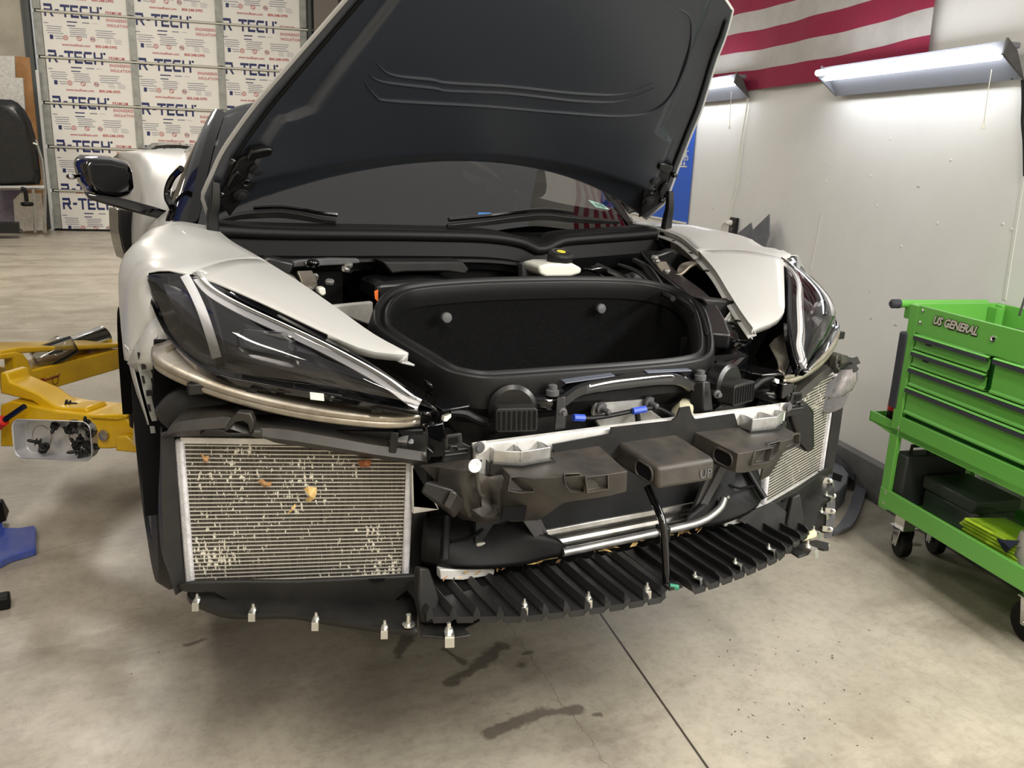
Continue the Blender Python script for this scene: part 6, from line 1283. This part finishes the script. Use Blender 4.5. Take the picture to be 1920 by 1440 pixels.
# magnetic tray with push clips, stuck on the near arm
TP, TN = AP+AN*.035, (AN+ZZ*.12).normalized()
def T_(px, py, off=0): return UP(px, py, TP+TN*off, TN)
tc_ = T_(116,820); tx_ = (T_(140,821)-T_(92,819)).normalized(); ty_ = tx_.cross(TN); ty_ = ty_ if ty_.z > 0 else -ty_
TW, TH = (T_(190,820)-T_(43,819)).length, (T_(116,784)-T_(116,857)).length
def rrt(sc_w, off): return [tc_+tx_*a+ty_*b+TN*off for a, b in rr(TW*sc_w[0], TH*sc_w[1], TH*.24*sc_w[1], 6)]
tray_ = thing('magnetic_tray', 'steel magnetic tray of black push clips on the yellow arm', 'tray', tc_)
tg = M().grid([rrt((1,1), .045), rrt((.985,.97), .047), rrt((.96,.93), .044), rrt((.92,.86), .006), rrt((.90,.82), .002), rrt((.3,.2), .0015)], closed=True); k = len(tg.v)-28; tg.f.append(list(range(k, k+28))); tg.m.append(0)
obj('tray_dish', tg, mat('brushed_tray', (200,200,202), .38, .55, rgb2=(182,182,186), nscale=9), parent=tray_, smooth=True, solid=.002)
for s in (-.25, .22): obj('magnet_ring', M().tube([tc_+tx_*(TW*s+TH*.28*math.cos(t))+ty_*TH*.28*math.sin(t)+TN*.003 for t in [2*math.pi*i/28 for i in range(28)]], .0012, 5, closed=True), STEEL, parent=tray_)
random.seed(3)
def pushclip():
    m = M().lathe((0,0,0), ZZ, [(.0125,0),(.0125,.003),(.006,.004),(.006,.010),(.011,.011),(.011,.013),(.005,.014),(.005,.030),(.002,.036)], 12); return m
clips = [(104,796),(139,790),(133,798),(128,806),(136,807),(160,800),(163,795),(168,813),(178,814),(150,829),(162,833),(145,838),(166,843),(172,836),(151,846),(76,830),(84,838),(80,845),(157,851)]
proto = None
for i, (x, y) in enumerate(clips+[(124,762)]):
    if proto is None:
        proto = obj('push_clip', pushclip(), B_PLAST, O=(0,0,0), smooth=True, angle=40); o = proto
    else: o = proto.copy(); COL.objects.link(o)
    if i < len(clips):
        p = T_(x, y, .016+.008*(i % 3)); d = (TN*(.2+.5*random.random())+tx_*random.uniform(-1,1)+ty_*random.uniform(-1,1)).normalized()
        tag(o, 'black push clip lying in the steel magnetic tray', 'clip', 'push clips in the magnetic tray')
    else:
        p = A_(x, y, -.06)+ZZ*.012; d = P3(.9,-.3,-.1).normalized()
        o['label'] = 'lone black push clip lying on top of the yellow arm'; o['category'] = 'clip'
        if 'group' in o: del o['group']
    o.location = p+ZZ*H; o.rotation_euler = d.to_track_quat('Z', 'X').to_euler(); o.scale = (1.15,)*3
# chrome adapter and clear cup lying behind the rear arm
ad = thing('lift_adapter', 'chrome cylinder adapter with a bail handle behind the rear yellow arm', 'adapter', B_(130,668,-.12))
a0 = B_(106,664,-.27); ad_ax = P3(.75,.6,.12).normalized()
obj('adapter_tube', M().lathe(a0, ad_ax, [(.062,0),(.075,.01),(.075,.04),(.055,.07),(.055,.26),(.05,.262)], 28), CHROME, parent=ad, smooth=True)
obj('adapter_bore', M().lathe(a0+ad_ax*-.002, ad_ax, [(.050,0),(.001,.002)], 24), B_MATTE, parent=ad)
obj('bail_handle', M().tube(cat([B_(122,646,-.3), B_(150,637,-.3), B_(166,633,-.3), B_(172,637,-.3), B_(174,644,-.3)], 5), .012, 8), CHROME, parent=ad, smooth=True)
cp_ = M().lathe(B_(66,678,-.07), (.8,.2,.3), [(.05,0),(.055,.03),(.045,.12),(.04,.16)], 12); tag(obj('plastic_cup', cp_, glassmat('clear_cup', (.85,.86,.85), .08, 1.5), O=B_(66,684,-.05), smooth=True, solid=.002), 'crumpled clear plastic cup lying on the rear yellow arm', 'cup')
# ================================================================ far left corner, beside the overhead door
def FW_(px, py, off): return UP(px, py, MW*(dm0-off), MW)
PLY = mat('plywood', (186,140,92), .6, rgb2=(164,116,70), nscale=5); FOIL = mat('foil_faced_foam', (196,196,192), .35, .3, rgb2=(224,224,222), nscale=25, bump=.6, bscale=40); FOIL2 = mat('crinkled_foil_facing', (186,178,170), .3, .5, rgb2=(224,220,214), nscale=60, bump=.8, bscale=60); PURP = mat('mauve_board', (104,96,112), .7, rgb2=(122,114,128), nscale=14)
def sheet(name, pts, off, th, m_, label, cat_, base=None):
    q = [FW_(x, y, off) for x, y in pts]
    o = obj(name, M().prism(q, MW*th), m_, O=(q[0].x, q[0].y, FL)); return tag(o, label, cat_)
sheet('plywood_sheet', ((28,105),(59,108),(64,180),(80,300),(92,432),(28,433)), .10, .02, PLY, 'tan plywood sheet standing by the overhead door', 'board')
sheet('trim_board', ((62,130),(72,132),(100,431),(93,432)), .12, .02, WALLP, 'pale narrow board standing between the plywood and the door', 'board')
sheet('foam_sheet', ((-60,104),(27,105),(30,200),(30,436),(-60,438)), .35, .04, FOIL, 'tall foil faced foam sheet at the left edge', 'board')
sheet('foam_sheet', ((-40,144),(42,146),(46,200),(46,436),(-40,438)), .50, .04, FOIL, 'shorter foil faced foam sheet in front of the tall one', 'board')
sheet('foam_offcut', ((25,375),(38,362),(76,362),(84,432),(44,433),(28,420)), .62, .03, FOIL2, 'crinkled foil foam offcut with clipped corners on the floor', 'board')
sheet('mauve_sheet', ((-60,352),(40,353),(40,434),(-60,438)), .58, .03, PURP, 'mauve printed board low down at the left edge', 'board')
shl = thing('black_shell', 'black glossy curved hard shell on an aluminium rack, far left', 'shell', FW_(20,436,1.0))
so_ = [FW_(x, y, 1.0) for x, y in ((-40,188),(0,186),(22,187),(34,193),(46,206),(58,228),(66,255),(71,285),(75,315),(77,335),(74,346),(-40,350))]
si_ = [lerp(p, FW_(-10,280,1.0), .12)-MW*.10 for p in so_]
sm_ = M().grid([so_, si_], closed=True); sm_.f.append([len(so_)+i for i in range(len(so_))]); sm_.m.append(0)
obj('shell_panel', sm_, mat('smoked_shell', (30,31,33), .25, rvar=.2), parent=shl, smooth=True, angle=50)
obj('shell_seam', M().tube([FW_(x, y, 1.10) for x, y in ((36,196),(44,215),(58,300),(68,345))], .006, 6), B_GLOSS, parent=shl)
obj('shell_window', M().plate([FW_(x, y, 1.105) for x, y in ((44,217),(56,240),(66,280),(72,318),(66,318),(55,270))], .004), B_GLOSS, parent=shl)
obj('rack_rail', M().tube([FW_(-40,352,1.02), FW_(84,352,1.02)], .035, 6), ALU, parent=shl); obj('rack_upright', M().tube([FW_(66,262,1.0), FW_(78,300,1.0), FW_(84,352,1.0), FW_(84,436,1.0)], .025, 6), ALU, parent=shl); obj('rack_upright', M().tube([FW_(62,352,1.03), FW_(66,436,1.03)], .02, 6), ALU, parent=shl)
obj('shell_latch', M().tube([FW_(62,268,1.12), FW_(70,271,1.12)], .012, 6), WHITE_P, parent=shl)
obj('shell_foot', M().tube(cat([FW_(40,354,1.2), FW_(47,357,1.2), FW_(50,378,1.2)], 4), .028, 8).lathe(FW_(51,382,1.2), ZZ, [(.07,-.03),(.085,0),(.07,.02)], 16), B_RUBBER, parent=shl, smooth=True)
tag(obj('floor_pad', M().box(FW_(-2,434,1.2)+ZZ*.06, (.5,.3,.12)), B_PLAST, O=FW_(-2,434,1.2)), 'dark low plinth on the floor at the left edge', 'block')
# ================================================================ leaves and chips
LEAF = mat('dry_leaf', (176,140,98), .7, rgb2=(150,98,50), nscale=120); LEAF2 = mat('pale_dry_leaf', (214,186,124), .7, rgb2=(190,150,84), nscale=120); LEAF3 = mat('rust_leaf', (150,92,56), .8, rgb2=(120,60,30), nscale=150)
def leaf(px_pts, m_, label, curl=.008):
    q = [RD(x, y, .012) for x, y in px_pts]; n = len(q); c = sum(q, V((0,0,0)))/n+RN*curl
    o = obj('dry_leaf', M().add(q+[c], [(i, (i+1)%n, n) for i in range(n)]), m_, O=c, solid=.0012); return tag(o, label, 'leaf')
leaf(((570,917),(578,912),(585,913),(594,914),(594,925),(590,935),(580,942),(572,938),(580,930),(586,924),(582,918)), LEAF2, 'curled tan leaf stuck at the centre of the near radiator', .014)
leaf(((483,903),(490,897),(500,904),(510,903),(508,911),(495,914)), LEAF, 'reddish torn leaf stuck on the near radiator left of centre')
leaf(((671,864),(685,862),(697,863),(693,876),(675,876)), LEAF3, 'rust brown leaf clump under the trim of the near radiator')
leaf(((375,848),(384,855),(392,854),(390,866),(382,868),(380,858)), LEAF, 'small brown insect husk high on the near radiator')
leaf(((537,964),(545,955),(553,944),(555,950),(546,960)), LEAF2, 'pale sliver of leaf below the curled tan leaf', .005)
random.seed(11)
for side, cnt, lab in ((-1, 46, 'leaf litter caught along the rear edge of the near ribbed tray'), (1, 30, 'leaf litter caught along the rear edge of the far ribbed tray')):
    lm = M()
    for k in range(cnt):
        x = side*random.uniform(.02, .40 if side < 0 else .26); y = re_(x)-.004+random.uniform(-.012,.012); z = tz(x, y)+.016+random.uniform(0,.012)
        d = P3(random.uniform(-1,1), random.uniform(-.6,.6), random.uniform(-.2,.4)).normalized(); w_ = d.cross(ZZ).normalized(); L_ = random.uniform(.006,.018); W_ = random.uniform(.002,.005)
        c = P3(x, y, z); lm.add([c-d*L_, c+w_*W_+ZZ*.002, c+d*L_, c-w_*W_-ZZ*.001], [(0,1,2,3)], random.choice((0,0,1,2)))
    tag(obj('leaf_litter', lm, [LEAF2, LEAF, mat('dark_leaf', (84,62,36), .8) if side < 0 else bpy.data.materials['dark_leaf']], O=(side*.2,1.35,-.8), solid=.001), lab, 'leaf litter', kind='stuff')
tag(obj('wood_chip', M().prism([U(x, y, 'z', -.838) for x, y in ((1502,1008),(1526,1001),(1531,1007),(1506,1016)) ], ZZ*.012), mat('pale_wood', (222,206,160), .7), O=U(1515,1008,'z',-.85), bevel=.002), 'pale wood chip on the far corner of the under-tray', 'wood chip')
random.seed(5)
fk_ = M()
for (cx, cy, n_) in ((1440,1240,9),(1330,1230,6),(1440,1330,14),(1550,1340,12),(1500,1200,8),(300,1270,2)):
    for k in range(n_):
        c = U(cx+random.gauss(0,60), min(1438, cy+random.gauss(0,35)), 'z', FL+.001); d = P3(random.uniform(-1,1), random.uniform(-1,1), 0).normalized(); w_ = d.cross(ZZ); L_ = random.uniform(.001,.005); W_ = random.uniform(.0006,.002)
        fk_.add([c-d*L_, c+w_*W_, c+d*L_*1.2, c-w_*W_*.8], [(0,1,2,3)])
tag(obj('dirt_flecks', fk_, mat('dark_dirt', (52,44,36), .9), O=U(1440,1300,'z',FL), solid=.0008), 'dark dirt flecks scattered on the concrete right of the floor joint', 'dirt', kind='stuff')
